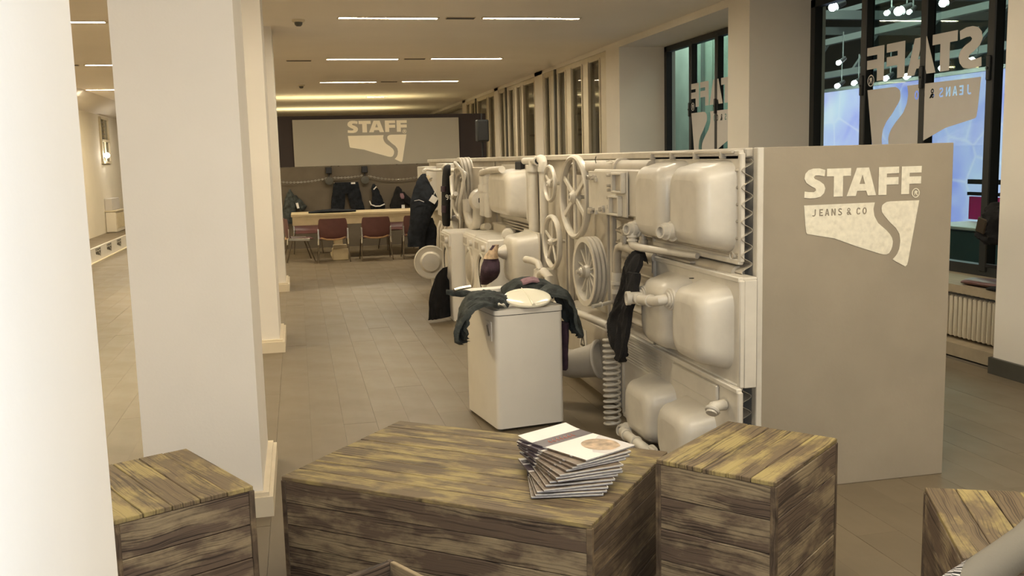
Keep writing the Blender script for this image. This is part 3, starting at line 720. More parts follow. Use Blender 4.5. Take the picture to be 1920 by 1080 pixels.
def double_sink(name, label, plate, bowls, drains, rim_th=.03, extra=None):
    (x0, y0, y1, z0, z1) = plate
    t = thing(name, label, 'sink', (x0, (y0+y1)/2, z0), 0, 'double sinks on the scrap wall')
    b = MB(); b.box((x0, (y0+y1)/2, (z0+z1)/2), (.012, y1-y0, z1-z0), bev=.003)
    b.build('rim_plate', 'white', t)
    f = MB()
    for a in ((y0, z0, y0, z1), (y1, z0, y1, z1), (y0, z0, y1, z0), (y0, z1, y1, z1)):
        f.bar((x0-.002, a[0], a[1]), (x0-.002, a[2], a[3]), .03, rim_th, (1, 0, 0), bev=.006)
    f.build('rim_flange', 'white', t)
    for q in bowls: basin_mb(*q).build('bowl', 'white', t)
    for q in drains: drain_mb(*q).build('drain', 'white', t)
    return t
# top sink
t = double_sink('double_sink', 'white double sink at the top by the logo panel, its two drains separate', (2.235, 4.565, 5.80, 1.235, 1.80),
   [(2.230, 2.045, 4.61, 5.165, 1.275, 1.765), (2.230, 2.045, 5.205, 5.74, 1.275, 1.765)],
   [(2.06, 5.06, 1.372, (-1, -.35, .03), .1, .038), (2.06, 5.66, 1.345, (-1, -.35, .03), .085, .036)])
f = MB(); f.bar((2.235, 4.6, 1.785), (2.235, 5.8, 1.79), .03, .012, (1, 0, 0)).bar((2.21, 4.62, 1.805), (2.21, 5.8, 1.812), .016, .02, (1, 0, 0), bev=.004)
for y in (4.75, 5.1, 5.45, 5.78): f.box((2.22, y, 1.79), (.05, .02, .04), bev=.004)
f.build('bracket_rail', 'silver', t)
MB().tube([(2.02, 5.64, 1.335), (2.02, 5.64, 1.27), (2.02, 5.61, 1.245), (2.03, 5.5, 1.24), (2.1, 5.3, 1.235), (2.2, 5.05, 1.225)], [.026, .026, .026, .024, .02, .018], 12).torus((2.02, 5.64, 1.30), (0, 0, 1), .027, .008, 16, 6).torus((2.02, 5.64, 1.275), (0, 0, 1), .027, .008, 16, 6).build('waste_pipe', 'white', t)
for k, (ya, yb) in enumerate(((4.98, 5.03), (5.58, 5.62))):
    MB().tube([(2.052, ya-.06, 1.60), (2.052, ya-.06, 1.42), (2.053, ya-.04, 1.37), (2.055, ya-.01, 1.345)], .0035, 6).build('pressed_rib', 'white', t)
MB().lathe((2.24, 4.62, 1.262), (-1, 0, 0), [(0, .02), (.012, .02), (.016, .012), (.03, .01)], 10).torus((2.225, 4.66, 1.262), (1, 0, 0), .02, .006, 14, 6).build('clip', 'silver', t)
# middle sink, standing off the wall
t = double_sink('double_sink', 'white double sink at mid height, its drains joined by a pipe, dark gap beside', (2.17, 4.43, 5.62, .60, 1.16),
   [(2.165, 1.985, 4.50, 4.985, .665, 1.115), (2.165, 1.985, 5.0, 5.48, .655, 1.105)],
   [(1.992, 4.93, 1.005, (-1, -.1, 0), .035, .04), (1.992, 5.36, .965, (-1, -.1, 0), .035, .04)])
MB().tube([(1.975, 4.93, 1.005), (1.93, 4.94, 1.0), (1.918, 4.98, .99), (1.915, 5.1, .978), (1.915, 5.28, .965), (1.935, 5.33, .965), (1.98, 5.36, .965)], .03, 12).lathe((1.935, 5.3, .965), (-1, .1, .0), [(0, .036), (.05, .036), (.05, .042), (.075, .042), (.075, .028), (.06, .026)], 16).torus((1.916, 5.05, .983), (0, 1, -.1), .03, .008, 16, 6).torus((1.916, 5.22, .97), (0, 1, -.1), .03, .008, 16, 6).build('waste_pipe', 'white', t)
f = MB(); f.box((2.215, 4.425, .88), (.07, .018, .56), bev=.004).box((2.215, 5.02, 1.165), (.08, 1.18, .015), bev=.004); f.build('turned_edge', 'white', t)
MB().lathe((2.1, 4.90, 1.118), (0, .0, 1), [(0, .014), (.003, .014)], 12).build('overflow_hole', 'dark', t)
# bottom sink with drainboard
t = double_sink('double_sink', 'white double sink with ridged drainboard at the bottom, near the floor', (2.13, 4.36, 6.12, .03, .60),
   [(2.125, 1.945, 4.62, 5.12, .03, .425), (2.125, 1.945, 5.17, 5.68, .045, .44)],
   [(1.952, 5.10, .07, (-.8, -.2, -.1), .05, .036), (1.952, 5.58, .075, (-.8, -.2, .15), .06, .034)])
MB().tube([(1.93, 5.1, .075), (1.9, 5.15, .1), (1.895, 5.3, .1), (1.895, 5.48, .095), (1.92, 5.56, .08)], .03, 12).torus((1.895, 5.25, .1), (0, 1, 0), .03, .009, 16, 6).torus((1.895, 5.42, .097), (0, 1, 0), .03, .009, 16, 6).build('waste_pipe', 'white', t)
for k in range(9): MB().bar((2.121, 5.42, .565-k*.018), (2.121, 6.05, .565-k*.018), .008, .006, (1, 0, 0), bev=.002).build('drain_ridge', 'white', t)
MB().box((2.115, 4.9, .53), (.02, .62, .1), bev=.006).build('ledge', 'white', t)
MB().tube([(2.11, 4.5, .50), (2.04, 4.48, .50), (2.02, 4.46, .47)], .03, 12).torus((2.03, 4.47, .485), (-.5, -.4, -.6), .032, .01, 16, 6).build('overflow_fitting', 'white', t)

# grey angled shelf piece behind the middle sink
b = MB().box((2.215, 5.4, 1.185), (.09, .62, .012)).box((2.235, 5.4, 1.11), (.012, .62, .15)).box((2.215, 5.70, 1.12), (.09, .012, .13))
tag(b.build('sheet_tray', 'silver', None), 'grey folded metal tray tucked above the middle double sink', 'tray')
# long horizontal pipes
def pipe(name, label, pts, r, mt='white2', collars=(), group=None):
    t = thing(name, label, 'pipe', pts[0], 0, group)
    MB().tube(pts, r, 14).build('barrel', mt, t)
    for c, d in collars: MB().lathe(Vector(c)-Vector(d)*.5, d, [(0, r*1.22), (1, r*1.22)] if False else [(0, r*1.25), (Vector(d).length, r*1.25)], 16).build('collar', mt, t)
    return t
pipe('large_pipe', 'fat silvery pipe lying along the top of the scrap wall', [(2.222, 5.78, 1.715), (2.222, 7.62, 1.715)], .058, 'silver', [((2.222, 6.4, 1.715), (0, .05, 0))])
pipe('large_pipe', 'fat grey pipe running under the top double sink', [(2.24, 4.62, 1.17), (2.24, 5.95, 1.17)], .04, 'silver')
t = thing('valve_manifold', 'grey pipe manifold with three upright valve caps', 'pipe', (2.19, 5.9, 1.0))
MB().tube([(2.17, 5.62, 1.165), (2.18, 6.3, 1.175), (2.18, 6.37, 1.16), (2.18, 6.4, 1.11), (2.18, 6.41, .86)], .03, 12).lathe((2.17, 5.622, 1.165), (0, -1, 0), [(0, .034), (.012, .034), (.014, .01)], 16).build('barrel', 'silver', t)
for k, y in enumerate((5.86, 6.03, 6.22)): MB().lathe((2.175, y, 1.18), (0, 0, 1), [(0, .022), (.03, .022), (.032, .032), (.075, .032), (.077, .024), (.1, .024), (.102, .03), (.125, .03)], 14).build('valve_cap', 'silver', t)
MB().lathe((2.18, 6.41, .98), (0, 0, -1), [(0, .036), (.06, .036), (.062, .045), (.085, .045), (.087, .034)], 14).lathe((2.18, 6.41, .86), (0, 0, -1), [(0, .04), (.03, .04)], 14).build('union', 'white', t)
MB().box((2.21, 5.86, 1.34), (.08, .34, .12), bev=.006).build('back_box', 'silver', t)
# vertical strips and posts
for y, z0, z1, s in ((6.60, .55, 1.42, 'beside the circuit board'), (7.72, .55, 1.75, 'behind the big wheels')):
    b = MB().bar((2.22, y, z0), (2.22, y, z1), .05, .04, (1, 0, 0), bev=.008).bar((2.205, y+.06, z0), (2.205, y+.06, z1), .02, .03, (1, 0, 0), bev=.005)
    tag(b.build('metal_channel', 'white2', None), 'upright white metal channel %s' % s, 'channel')
# wheels
def wheel(name, label, c, R, r, spokes, th, hub, group=None, tilt=0.0, sw=.03, grooves=1, a0=0.3):
    c = Vector(c); d = Vector((-1, -.04, 0)).normalized()
    t = thing(name, label, 'wheel', c-Vector((0, 0, R+r)), 0, group)
    b = MB()
    if grooves == 1: b.torus(c, d, R, r, 40, 8, th/r)
    else:
        prof = [(-th, R-r), (-th, R)]
        for g in range(grooves):
            x = -th+2*th*g/grooves; s_ = 2*th/grooves
            prof += [(x, R+r), (x+s_*.3, R+r), (x+s_*.5, R-.2*r), (x+s_*.7, R+r)]
        prof += [(th, R+r), (th, R-r)]
        b.lathe(c, d, prof+[(-th, R-r)], 44, False)
    b.build('rim', 'white', t)
    u, v = b.frame_of(d)
    for k in range(spokes):
        a = 2*PI*k/spokes+a0; e = u*math.cos(a)+v*math.sin(a)
        MB().bar(c+e*hub*.8, c+e*(R-r*.3), sw, max(.012, th*.7), d, bev=.005).build('spoke', 'white', t)
    MB().cyl(c, (2.282, c.y, c.z), .016, n=10).build('axle', 'white', t)
    MB().lathe(c-d*th, d, [(0, hub), (th*1.6, hub), (th*2.0, hub*.75), (th*2.6, hub*.55), (th*2.6, hub*.3), (th*2, hub*.28)], 20).build('hub', 'white', t)
    return t
wheel('flywheel', 'large white spoked wheel at the top, largest on the scrap wall', (2.15, 7.33, 1.485), .315, .022, 6, .03, .055, 'spoked wheels on the scrap wall', sw=.045, a0=PI/2)
wheel('flywheel', 'smallest white spoked wheel, upper left of the largest one', (2.17, 8.18, 1.575), .15, .016, 3, .018, .04, 'spoked wheels on the scrap wall', sw=.03, a0=.5)
wheel('flywheel', 'middle-sized white wheel below the smallest one', (2.14, 8.02, 1.075), .22, .02, 5, .025, .035, 'spoked wheels on the scrap wall', sw=.025, a0=.2)
t = wheel('fan_wheel', 'white grooved wheel with a twelve-blade fan', (2.14, 6.93, .935), .245, .02, 12, .05, .05, 'spoked wheels on the scrap wall', sw=.014, grooves=3)
MB().lathe((2.10, 6.93, .935), (-1, -.04, 0), [(0, .042), (.03, .042), (.032, .03), (.05, .026), (.052, .016), (.07, .014)], 14).build('shaft', 'silver', t)
# circuit board on a white box
t = thing('appliance_box', 'white appliance box behind the circuit board', 'box', (2.2, 6.2, 1.40))
MB().box((2.2, 6.22, 1.555), (.15, 1.06, .31), bev=.01).build('body', 'white', t)
MB().lathe((2.2, 6.05, 1.40), (0, 0, -1), [(0, .014), (.05, .014), (.05, .02), (.07, .02)], 10).build('spout', 'white', t)
t = thing('circuit_board', 'white-painted circuit board with two sockets and small components', 'circuit board', (2.118, 6.5, 1.38))
MB().box((2.112, 6.40, 1.545), (.012, .84, .30), bev=.002).build('board', 'white', t)
for y, z in ((6.10, 1.622), (6.17, 1.468)):
    b = MB()
    for dy, dz, a, c in ((.095, 0, .02, .12), (-.095, 0, .02, .12), (0, .06, .21, .016), (0, -.06, .21, .016)): b.box((2.09, y+dy, z+dz), (.035, a, c), bev=.004)
    o = b.build('socket', 'white', t); MB().box((2.103, y, z), (.006, .17, .10)).build('socket_back', 'silver', o)
random.seed(3)
for k in range(22):
    y, z = random.choice([(6.29+random.random()*.05, 1.45+random.random()*.22), (6.4+random.random()*.35, 1.40+random.random()*.045), (6.6+random.random()*.2, 1.62+random.random()*.06)])
    if k % 2: MB().box((2.098, y, z), (.022, .014, .03), bev=.002).build('component', 'silver' if k % 4 == 1 else 'white', t)
    else: MB().cyl((2.108, y, z), (2.078, y, z), .011, n=10).build('component', 'silver', t)
MB().box((2.09, 6.73, 1.405), (.03, .07, .04), bev=.004).build('connector', 'silver', t)
t = thing('wire', 'thin dark wire looping down from the fat top pipe', 'wire', (2.17, 6.9, 1.62))
MB().tube([(2.18, 6.86+.02*math.sin(k*1.3), 1.80-k*.019) for k in range(10)], .004, 6).build('strand', 'basedark', t)
t = thing('wire', 'pale string tied around the fat top pipe', 'wire', (2.17, 6.4, 1.66))
MB().torus((2.222, 6.45, 1.715), (0, 1, 0), .061, .005, 20, 6).tube([(2.185, 6.45, 1.76), (2.17, 6.5, 1.77), (2.17, 6.58, 1.765)], .005, 6).tube([(2.185, 6.45, 1.73), (2.17, 6.42, 1.70), (2.175, 6.44, 1.66)], .005, 6).build('strand', 'white', t)
# vertical pipes left of the wheels
t = pipe('standpipe', 'upright white pipe with a black-mouthed tee on top', [(2.2, 8.92, .62), (2.2, 8.92, 1.72)], .05, 'white', [((2.2, 8.92, 1.70), (0, 0, .06))], 'standpipes on the scrap wall')
MB().cyl((2.2, 9.25, 1.775), (2.2, 8.76, 1.775), .033).cyl((2.2, 8.92, 1.7), (2.2, 8.92, 1.79), .04).lathe((2.2, 8.76, 1.775), (0, -1, 0), [(0, .042), (.05, .042), (.05, .03), (.02, .03)], 16).build('tee', 'white', t)
MB().cyl((2.2, 8.709, 1.775), (2.2, 8.707, 1.775), .029).build('mouth', 'dark', t)
t = pipe('standpipe', 'upright white pipe with a bent elbow cap', [(2.2, 8.52, .72), (2.2, 8.52, 1.70)], .04, 'white', [((2.2, 8.52, 1.70), (0, 0, .05))], 'standpipes on the scrap wall')
MB().tube([(2.2, 8.52, 1.70), (2.2, 8.52, 1.755), (2.2, 8.545, 1.785), (2.2, 8.6, 1.79)], .042, 14).build('elbow', 'white', t)
b = MB()
for k in range(34): b.box((2.225, 9.02, .64+k*.03), (.02, .16, .017), bev=.004)
b.box((2.24, 9.02, 1.14), (.012, .17, 1.04)); tag(b.build('slatted_panel', 'white2', None), 'narrow finely slatted white panel beside the tee-topped pipe', 'panel')
b = MB().box((2.20, 9.42, 1.695), (.06, .26, .15), bev=.006); tag(b.build('black_box', 'dark', None), 'small black box high up beside the upper single sink', 'box')  # black colour put in where a gap lies in shade
# cone-shaped bucket at the foot of the standpipes
t = thing('bucket', 'white tapered bucket with two pipe stubs under the wheels', 'bucket', (2.07, 8.0, .55))
MB().lathe((2.07, 8.02, .50), (0, 0, 1), [(0, .16), (.05, .155), (.3, .10), (.34, .10), (.34, .085), (.3, .085)], 24).build('body', 'white', t)
MB().tube([(2.02, 7.9, .74), (1.98, 7.82, .82), (1.98, 7.72, .85), (2.0, 7.62, .82), (2.0, 7.60, .5)], .04, 12).build('pipe', 'white', t)
MB().tube([(2.05, 8.1, .82), (2.04, 8.15, .88), (2.0, 8.2, .90), (1.97, 8.32, .90)], .032, 12).build('stub', 'white', t)
# lower drum panel with long pipe, elbow duct, sticker
t = thing('drum_casing', 'dull silver metal casing near the floor with a warning sticker', 'casing', (2.15, 7.1, 0))
b = MB(); R = []
for y in (6.32, 7.75):
    R.append([Vector((2.27, y, .02)), Vector((2.20, y, .0)), Vector((2.11, y, .06)), Vector((2.07, y, .15)), Vector((2.06, y, .30)), Vector((2.06, y, .50)), Vector((2.08, y, .57)), Vector((2.27, y, .60))])
b.rings(R); fix_normals(b.build('shell', 'silver', t))
st = MB().box((2.057, 6.86, .43), (.003, .17, .155)).build('warning_sticker', 'paper', t, 'white warning sticker with dark triangle')
flat_print('sticker_mark', [[(500, 80), (900, 900), (100, 900)], [(500, 330), (720, 780), (280, 780)], [(460, 450), (540, 450), (520, 650), (480, 650)], [(470, 690), (530, 690), (530, 750), (470, 750)]], (2.054, 6.94, .502), (0, -.16, 0), (0, 0, -.145), 'basedark', st, .0008)
pipe('long_pipe', 'long pale pipe sloping along the top of the silver casing', [(2.02, 7.5, .61), (2.02, 6.12, .655)], .028, 'white', [((2.02, 6.9, .63), (0, -.04, 0))])
MB_ = MB().cyl((2.02, 6.118, .655), (2.02, 6.115, .655), .022)
t = thing('short_rod', 'short white rod poking out beside the fan wheel', 'rod', (2.1, 6.55, .72)); MB().cyl((2.26, 6.62, .745), (2.0, 6.42, .745), .014).torus((2.08, 6.48, .745), (.8, .6, 0), .016, .006, 12, 6).build('rod', 'white', t)
t = thing('elbow_duct', 'big white elbow duct with a flange, low beside the washer', 'duct', (1.97, 6.6, .2))
MB().tube([(2.05, 6.42, .36), (1.98, 6.5, .33), (1.9, 6.6, .30), (1.82, 6.68, .31), (1.77, 6.72, .36), (1.75, 6.74, .45)], [.13, .115, .105, .1, .09, .085], 20).build('body', 'white2', t)
MB().torus((2.05, 6.42, .36), (-.62, .6, -.2), .13, .016, 28, 8).build('flange', 'white2', t)
# coil spring
t = thing('coil_spring', 'tall white coil spring standing by the bottom sink', 'spring', (1.95, 5.86, .02))
n = 16*16; MB().tube([(1.95+.052*math.cos(2*PI*k/16), 5.86+.052*math.sin(2*PI*k/16), .03+.60*k/n) for k in range(n+1)], .0085, 8).build('coil', 'white', t)

# ------------------------------------------------------------------ the farther part of the wall
t = thing('single_sink', 'upper white single sink beyond the standpipes, twin traps at its end', 'sink', (2.2, 9.7, 1.2), 0, 'single sinks on the scrap wall')
MB().box((2.22, 9.66, 1.46), (.014, 1.52, .56), bev=.004).build('rim_plate', 'white', t)
MB().bar((2.18, 9.0, 1.19), (2.18, 9.0, 1.74), .06, .05, (1, 0, 0), bev=.008).bar((2.2, 8.99, 1.19), (2.2, 10.42, 1.19), .05, .04, (1, 0, 0), bev=.006).build('rim_flange', 'white', t)
basin_mb(2.215, 1.96, 9.0, 10.0, 1.215, 1.70, .09).build('bowl', 'white', t)
for y in (10.05, 10.3):
    MB().tube([(1.98, y, 1.62), (1.98, y, 1.25), (1.98, y+.02, 1.2)], .045, 12).lathe((1.98, y, 1.53), (0, 0, -1), [(0, .055), (.04, .06), (.08, .055)], 14).lathe((1.98, y, 1.42), (0, 0, -1), [(0, .05), (.03, .05)], 14).build('trap_pipe', 'white', t)
MB().tube([(1.98, 10.42, 1.62), (1.98, 10.35, 1.66), (1.97, 9.9, 1.685), (1.97, 9.25, 1.70)], .035, 12).build('top_pipe', 'white', t)
b = MB()
for k in range(3): b.box((2.2, 9.6, 1.14-k*.03), (.03, 1.3, .012))
tag(b.build('vent_grille', 'silver', None), 'small grey vent grille between the two single sinks', 'grille')
t = thing('single_sink', 'lower white single sink with a cone-shaped drain', 'sink', (2.1, 8.8, .55), 0, 'single sinks on the scrap wall')
MB().box((2.14, 8.77, .84), (.012, .62, .56), bev=.004).build('rim_plate', 'white', t)
basin_mb(2.134, 1.90, 8.49, 9.06, .60, 1.11, .09).build('bowl', 'white', t)
MB().lathe((1.905, 8.86, .92), (-1, -.2, 0), [(0, .075), (.03, .068), (.09, .03), (.12, .026), (.12, .014), (.1, .012)], 18).build('drain', 'white', t)
MB().lathe((1.98, 9.11, 1.07), (-.5, -1, .1), [(-.05, .06), (0, .06), (.015, .045), (.016, .03)], 18).lathe((1.972, 9.094, 1.0715), (-.5, -1, .1), [(0, .03), (.004, .03)], 14).build('outlet', 'white', t)
tag(MB().box((2.17, 11.25, 1.53), (.14, .7, .36), bev=.008).box((2.15, 11.25, 1.28), (.1, .66, .1), bev=.008).build('meter_box', 'silver', None), 'flat grey meter box left of the twin traps', 'box')
t = thing('water_pump', 'white pump with a U-bend trap and bolted flange', 'pump', (2.1, 10.880, 1.0))
MB().sphere((2.08, 11.030, 1.33), .14, 16, 10, (1, 1.2, 1)).build('body', 'white', t)
MB().tube([(2.0, 11.380, 1.33), (2.0, 11.360, 1.15), (2.0, 11.230, 1.05), (2.0, 10.980, 1.02), (2.0, 10.780, 1.08), (2.0, 10.700, 1.22), (2.0, 10.700, 1.38)], .07, 14).build('u_bend', 'white', t)
MB().lathe((2.0, 10.580, 1.35), (-.2, -1, 0), [(0, .1), (.05, .1), (.06, .05)], 18).lathe((1.98, 10.530, 1.35), (-.2, -1, 0), [(0, .04), (.02, .04)], 12).build('flange', 'white', t)
MB().cyl((1.98, 10.500, 1.35), (1.978, 10.498, 1.35), .03).build('mouth', 'dark', t)
MB().cyl((2.1, 10.580, 1.46), (2.1, 10.46, 1.46), .05).build('outlet_pipe', 'white', t)
MB().cyl((2.05, 10.880, 1.02), (2.05, 10.46, 1.06), .04).build('lower_pipe', 'white', t)
b = MB().box((2.17, 10.180, .98), (.12, .7, .24), bev=.01); tag(b.build('pump_block', 'white2', None), 'plain white block low beneath the meter box', 'block')
# reels of hose
for y, z, R, k, s in ((12.1, 1.49, .32, 3, 'white grooved pulley beside the looped hose'), (12.5, 1.04, .22, 3, 'short white grooved pulley under the looped hose')):
    wheel('grooved_pulley', s, (2.08, y, z), R, .025, 5, .07, .06, 'grooved pulleys', sw=.03, grooves=k)
t = thing('looped_hose', 'white hose looped in big coils on the scrap wall', 'hose', (1.95, 11.7, .85))
for q in range(4):
    P = []
    for k in range(40):
        a = 2*PI*k/40; P.append((1.94+.03*q+.03*math.sin(3*a+q), 11.72+.12*q*.4+(.27-.02*q)*math.cos(a), 1.43-.03*q+(.34-.02*q)*math.sin(a)+.02*math.sin(2*a+q)))
    MB().tube(P, .02, 8, closed=True).build('coil', 'white', t)
for q in range(4): MB().tube([(1.93+.02*q, 11.62+.06*q+.03*math.sin(k*.9+q), 1.3-k*.05) for k in range(9)], .016, 8).build('loose_end', 'white', t)
MB().tube([(1.9, 11.95, 1.6), (1.88, 11.8, 1.42), (1.86, 11.6, 1.35), (1.86, 11.45, 1.40)], .03, 8).build('strap', 'white', t)
# taps and plates at the far end
t = thing('long_tap', 'white wall tap with a long spout holding the striped trousers', 'tap', (2.0, 13.4, 1.6))
MB().tube([(2.28, 13.6, 1.66), (2.05, 13.5, 1.66), (1.99, 13.2, 1.70), (1.95, 12.7, 1.735), (1.92, 12.35, 1.73)], .03, 10).build('spout', 'white', t)
MB().cyl((2.1, 13.55, 1.66), (2.1, 13.55, 1.54), .05).cyl((2.1, 13.55, 1.54), (2.1, 13.55, 1.5), .07).build('valve', 'white', t)
MB().lathe((2.2, 13.6, 1.48), (-1, 0, 0), [(0, .05), (.1, .05), (.12, .03)], 14).build('cap', 'white', t)
tag(MB().box((2.223, 14.6, 1.35), (.12, 1.1, .82), bev=.01).build('enamel_plate', 'enamel', None), 'big plain enamel plate behind the wall tap', 'plate')
tag(MB().box((2.173, 16.2, 1.35), (.22, 1.2, .72), bev=.01).build('enamel_plate', 'enamel', None), 'plain enamel plate at the far end of the scrap wall', 'plate')
t = thing('bracket_hook', 'white bracket hook the hanging jeans hang from', 'hook', (2.0, 14.4, 1.6))
MB().tube([(2.28, 14.5, 1.66), (2.0, 14.3, 1.66), (1.86, 14.1, 1.68), (1.80, 13.95, 1.66)], .022, 8).build('arm', 'white', t)
t = thing('pipe_cluster', 'small white pipes and clips low behind the hanging jeans', 'pipe', (2.0, 13.4, .6))
MB().box((2.12, 13.3, .62), (.22, 1.1, .6), bev=.02).build('cover', 'white2', t)
for k in range(3): MB().tube([(1.97, 12.9+.3*k, .95), (1.93, 12.9+.3*k, .85), (1.93, 12.95+.3*k, .5), (1.98, 13.0+.3*k, .4)], .025, 8).build('pipe', 'white', t)

# front-loading washers under the wall
def front_washer(label, x, y0, y1, h, door=True, open_=False):
    t = thing('washing_machine', label, 'washing machine', (x+.25, (y0+y1)/2, 0), 0, 'washing machines along the scrap wall')
    MB().box((x+.25, (y0+y1)/2, h/2), (.5, y1-y0-.01, h), bev=.012).build('body', 'enamel', t)
    c = Vector((x, (y0+y1)/2, h*.64))
    MB().box((x-.008, (y0+y1)/2, h-.09), (.018, y1-y0-.03, .13), bev=.004).build('control_panel', 'enamel', t)
    MB().torus(c, (-1, 0, 0), .2, .025, 36, 8).build('door_ring', 'white', t)
    MB().lathe(c+Vector((.004, 0, 0)), (-1, 0, 0), [(0, .185), (.012, .185), (-.0, .15)] if open_ else [(0, .185), (.01, .185), (.035, .14), (.04, .02)], 28).build('door_glass', 'dark' if open_ else 'silver', t)
    MB().lathe((x-.018, y0+.12, h-.09), (-1, 0, 0), [(0, .035), (.03, .03)], 16).build('knob', 'white', t)
    MB().box((x-.02, y1-.16, h-.09), (.012, .18, .07), bev=.003).build('drawer', 'silver', t)
    return t
front_washer('tall white washing machine farthest along, black cloth hanging from its open port', 1.63, 10.5, 11.15, 1.0, open_=True)
front_washer('white front-loading washing machine, the middle one of three', 1.78, 9.79, 10.46, 1.02)
t = front_washer('white front-loading washing machine nearest the top-loader, purple cloth at its door', 1.78, 9.10, 9.77, 1.02, open_=True)
# round lid standing proud at the end of the row
t = thing('round_lid', 'round white metal lid with raised centre, facing the room', 'lid', (1.72, 12.9, .18))
d = Vector((-.12, -1, .08)).normalized(); o = Vector((1.72, 12.9, .43))
MB().lathe(o, d, [(0, .23), (.02, .23), (.028, .215), (.02, .2), (.02, .15), (.05, .135), (.085, .12), (.09, .02)], 40).build('dish', 'white', t)
MB().cyl(o, o+Vector((.27, .2, -.02)), .025).build('stem', 'white', t)
MB().cyl((1.74, 12.92, .2), (1.76, 12.94, 0), .02).cyl((1.9, 13.0, .4), (1.9, 13.0, 0), .025).build('stand_leg', 'white', t)
# ------------------------------------------------------------------ scorched wooden crates
def crate(label, corner, ang, L, W, H, ntop, nside, open_=False, th=.018):
    """corner = one floor corner, L along ang, W to its left; planks run along L on top, round all sides"""
    t = thing('crate', label, 'crate', (corner[0], corner[1], 0), ang, 'scorched wooden crates', local=True)
    rnd = random.Random(int(L*1000+H*77+corner[0]*31))
    def planks(n, ln, wd_total, name, place, rot, m):
        wd = wd_total/n; me = None
        for k in range(n):
            if me is None:
                o = MB().box((0, 0, 0), (ln, wd-.0025, th), bev=.0025).build(name, m, t); me = o.data
            else:
                o = bpy.data.objects.new(name, me); COL.objects.link(o); o.parent = t
            o.location = Vector(place(k, wd))+Vector((0, 0, 0)); o.rotation_euler = rot
            o.location += Vector(rot_n)*rnd.uniform(-.0012, .0012)
    e = .012
    if not open_:
        rot_n = (0, 0, 1)
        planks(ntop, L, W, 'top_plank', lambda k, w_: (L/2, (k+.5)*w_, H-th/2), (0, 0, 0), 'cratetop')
    hh = H-(0 if open_ else th)
    rot_n = (0, 1, 0)
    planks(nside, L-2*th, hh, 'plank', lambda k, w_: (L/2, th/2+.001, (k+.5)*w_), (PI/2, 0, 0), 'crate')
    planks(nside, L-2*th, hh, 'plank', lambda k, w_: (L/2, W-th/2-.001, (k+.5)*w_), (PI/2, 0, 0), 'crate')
    rot_n = (1, 0, 0)
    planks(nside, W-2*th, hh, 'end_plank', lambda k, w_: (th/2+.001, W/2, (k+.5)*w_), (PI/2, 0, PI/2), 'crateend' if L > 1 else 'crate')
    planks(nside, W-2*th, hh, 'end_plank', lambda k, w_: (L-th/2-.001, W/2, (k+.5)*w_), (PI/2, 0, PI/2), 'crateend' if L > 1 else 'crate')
    for x in (th*.5, L-th*.5):
        for y in (th*.5, W-th*.5): MB().box((x, y, hh/2), (th+.004, th+.004, hh), bev=.002).build('corner_batten', 'crateend', t)
    if open_:
        MB().box((L/2, W/2, .02), (L-2*th, W-2*th, .02)).build('bottom', 'crateend', t)
    else:
        MB().box((L/2, W/2, H/2-.02), (L-2.4*th, W-2.4*th, H-.06)).build('core', 'crateend', t)
    return t
def from_pts(a, b, c):
    """corner a, L edge to b, W edge to c (W to the left of L)"""
    a, b, c = Vector(a), Vector(b), Vector(c); return (a.x, a.y), math.atan2(b.y-a.y, b.x-a.x), (b-a).length, (c-a).length
def crate_pts(label, a, b, c, H, nt, ns, **k):
    co, an, L, W = from_pts(a, b, c); return crate(label, co, an, L, W, H, nt, ns, **k)
long_crate = crate_pts('long low scorched crate in the centre with the catalogues on it', (-.134, 4.005), (.957, 3.127), (.44, 4.72), .5, 8, 5)
crate_pts('tall scorched crate to the right of the long one', (1.582, 2.953), (2.069, 3.36), (1.28, 3.322), .65, 5, 5)
crate_pts('small scorched crate standing before the broad pale pillar', (-.215, 3.468), (-.506, 4.03), (-.603, 3.161), .65, 5, 5)
crate_pts('scorched crate cut off by the right edge of the picture', (2.04, 2.77), (1.78, 2.24), (2.57, 2.51), .65, 6, 5)
crate_pts('open-topped scorched crate in front of the long one', (-.102, 2.948), (.173, 2.472), (.184, 3.227), .45, 0, 4, open_=True)

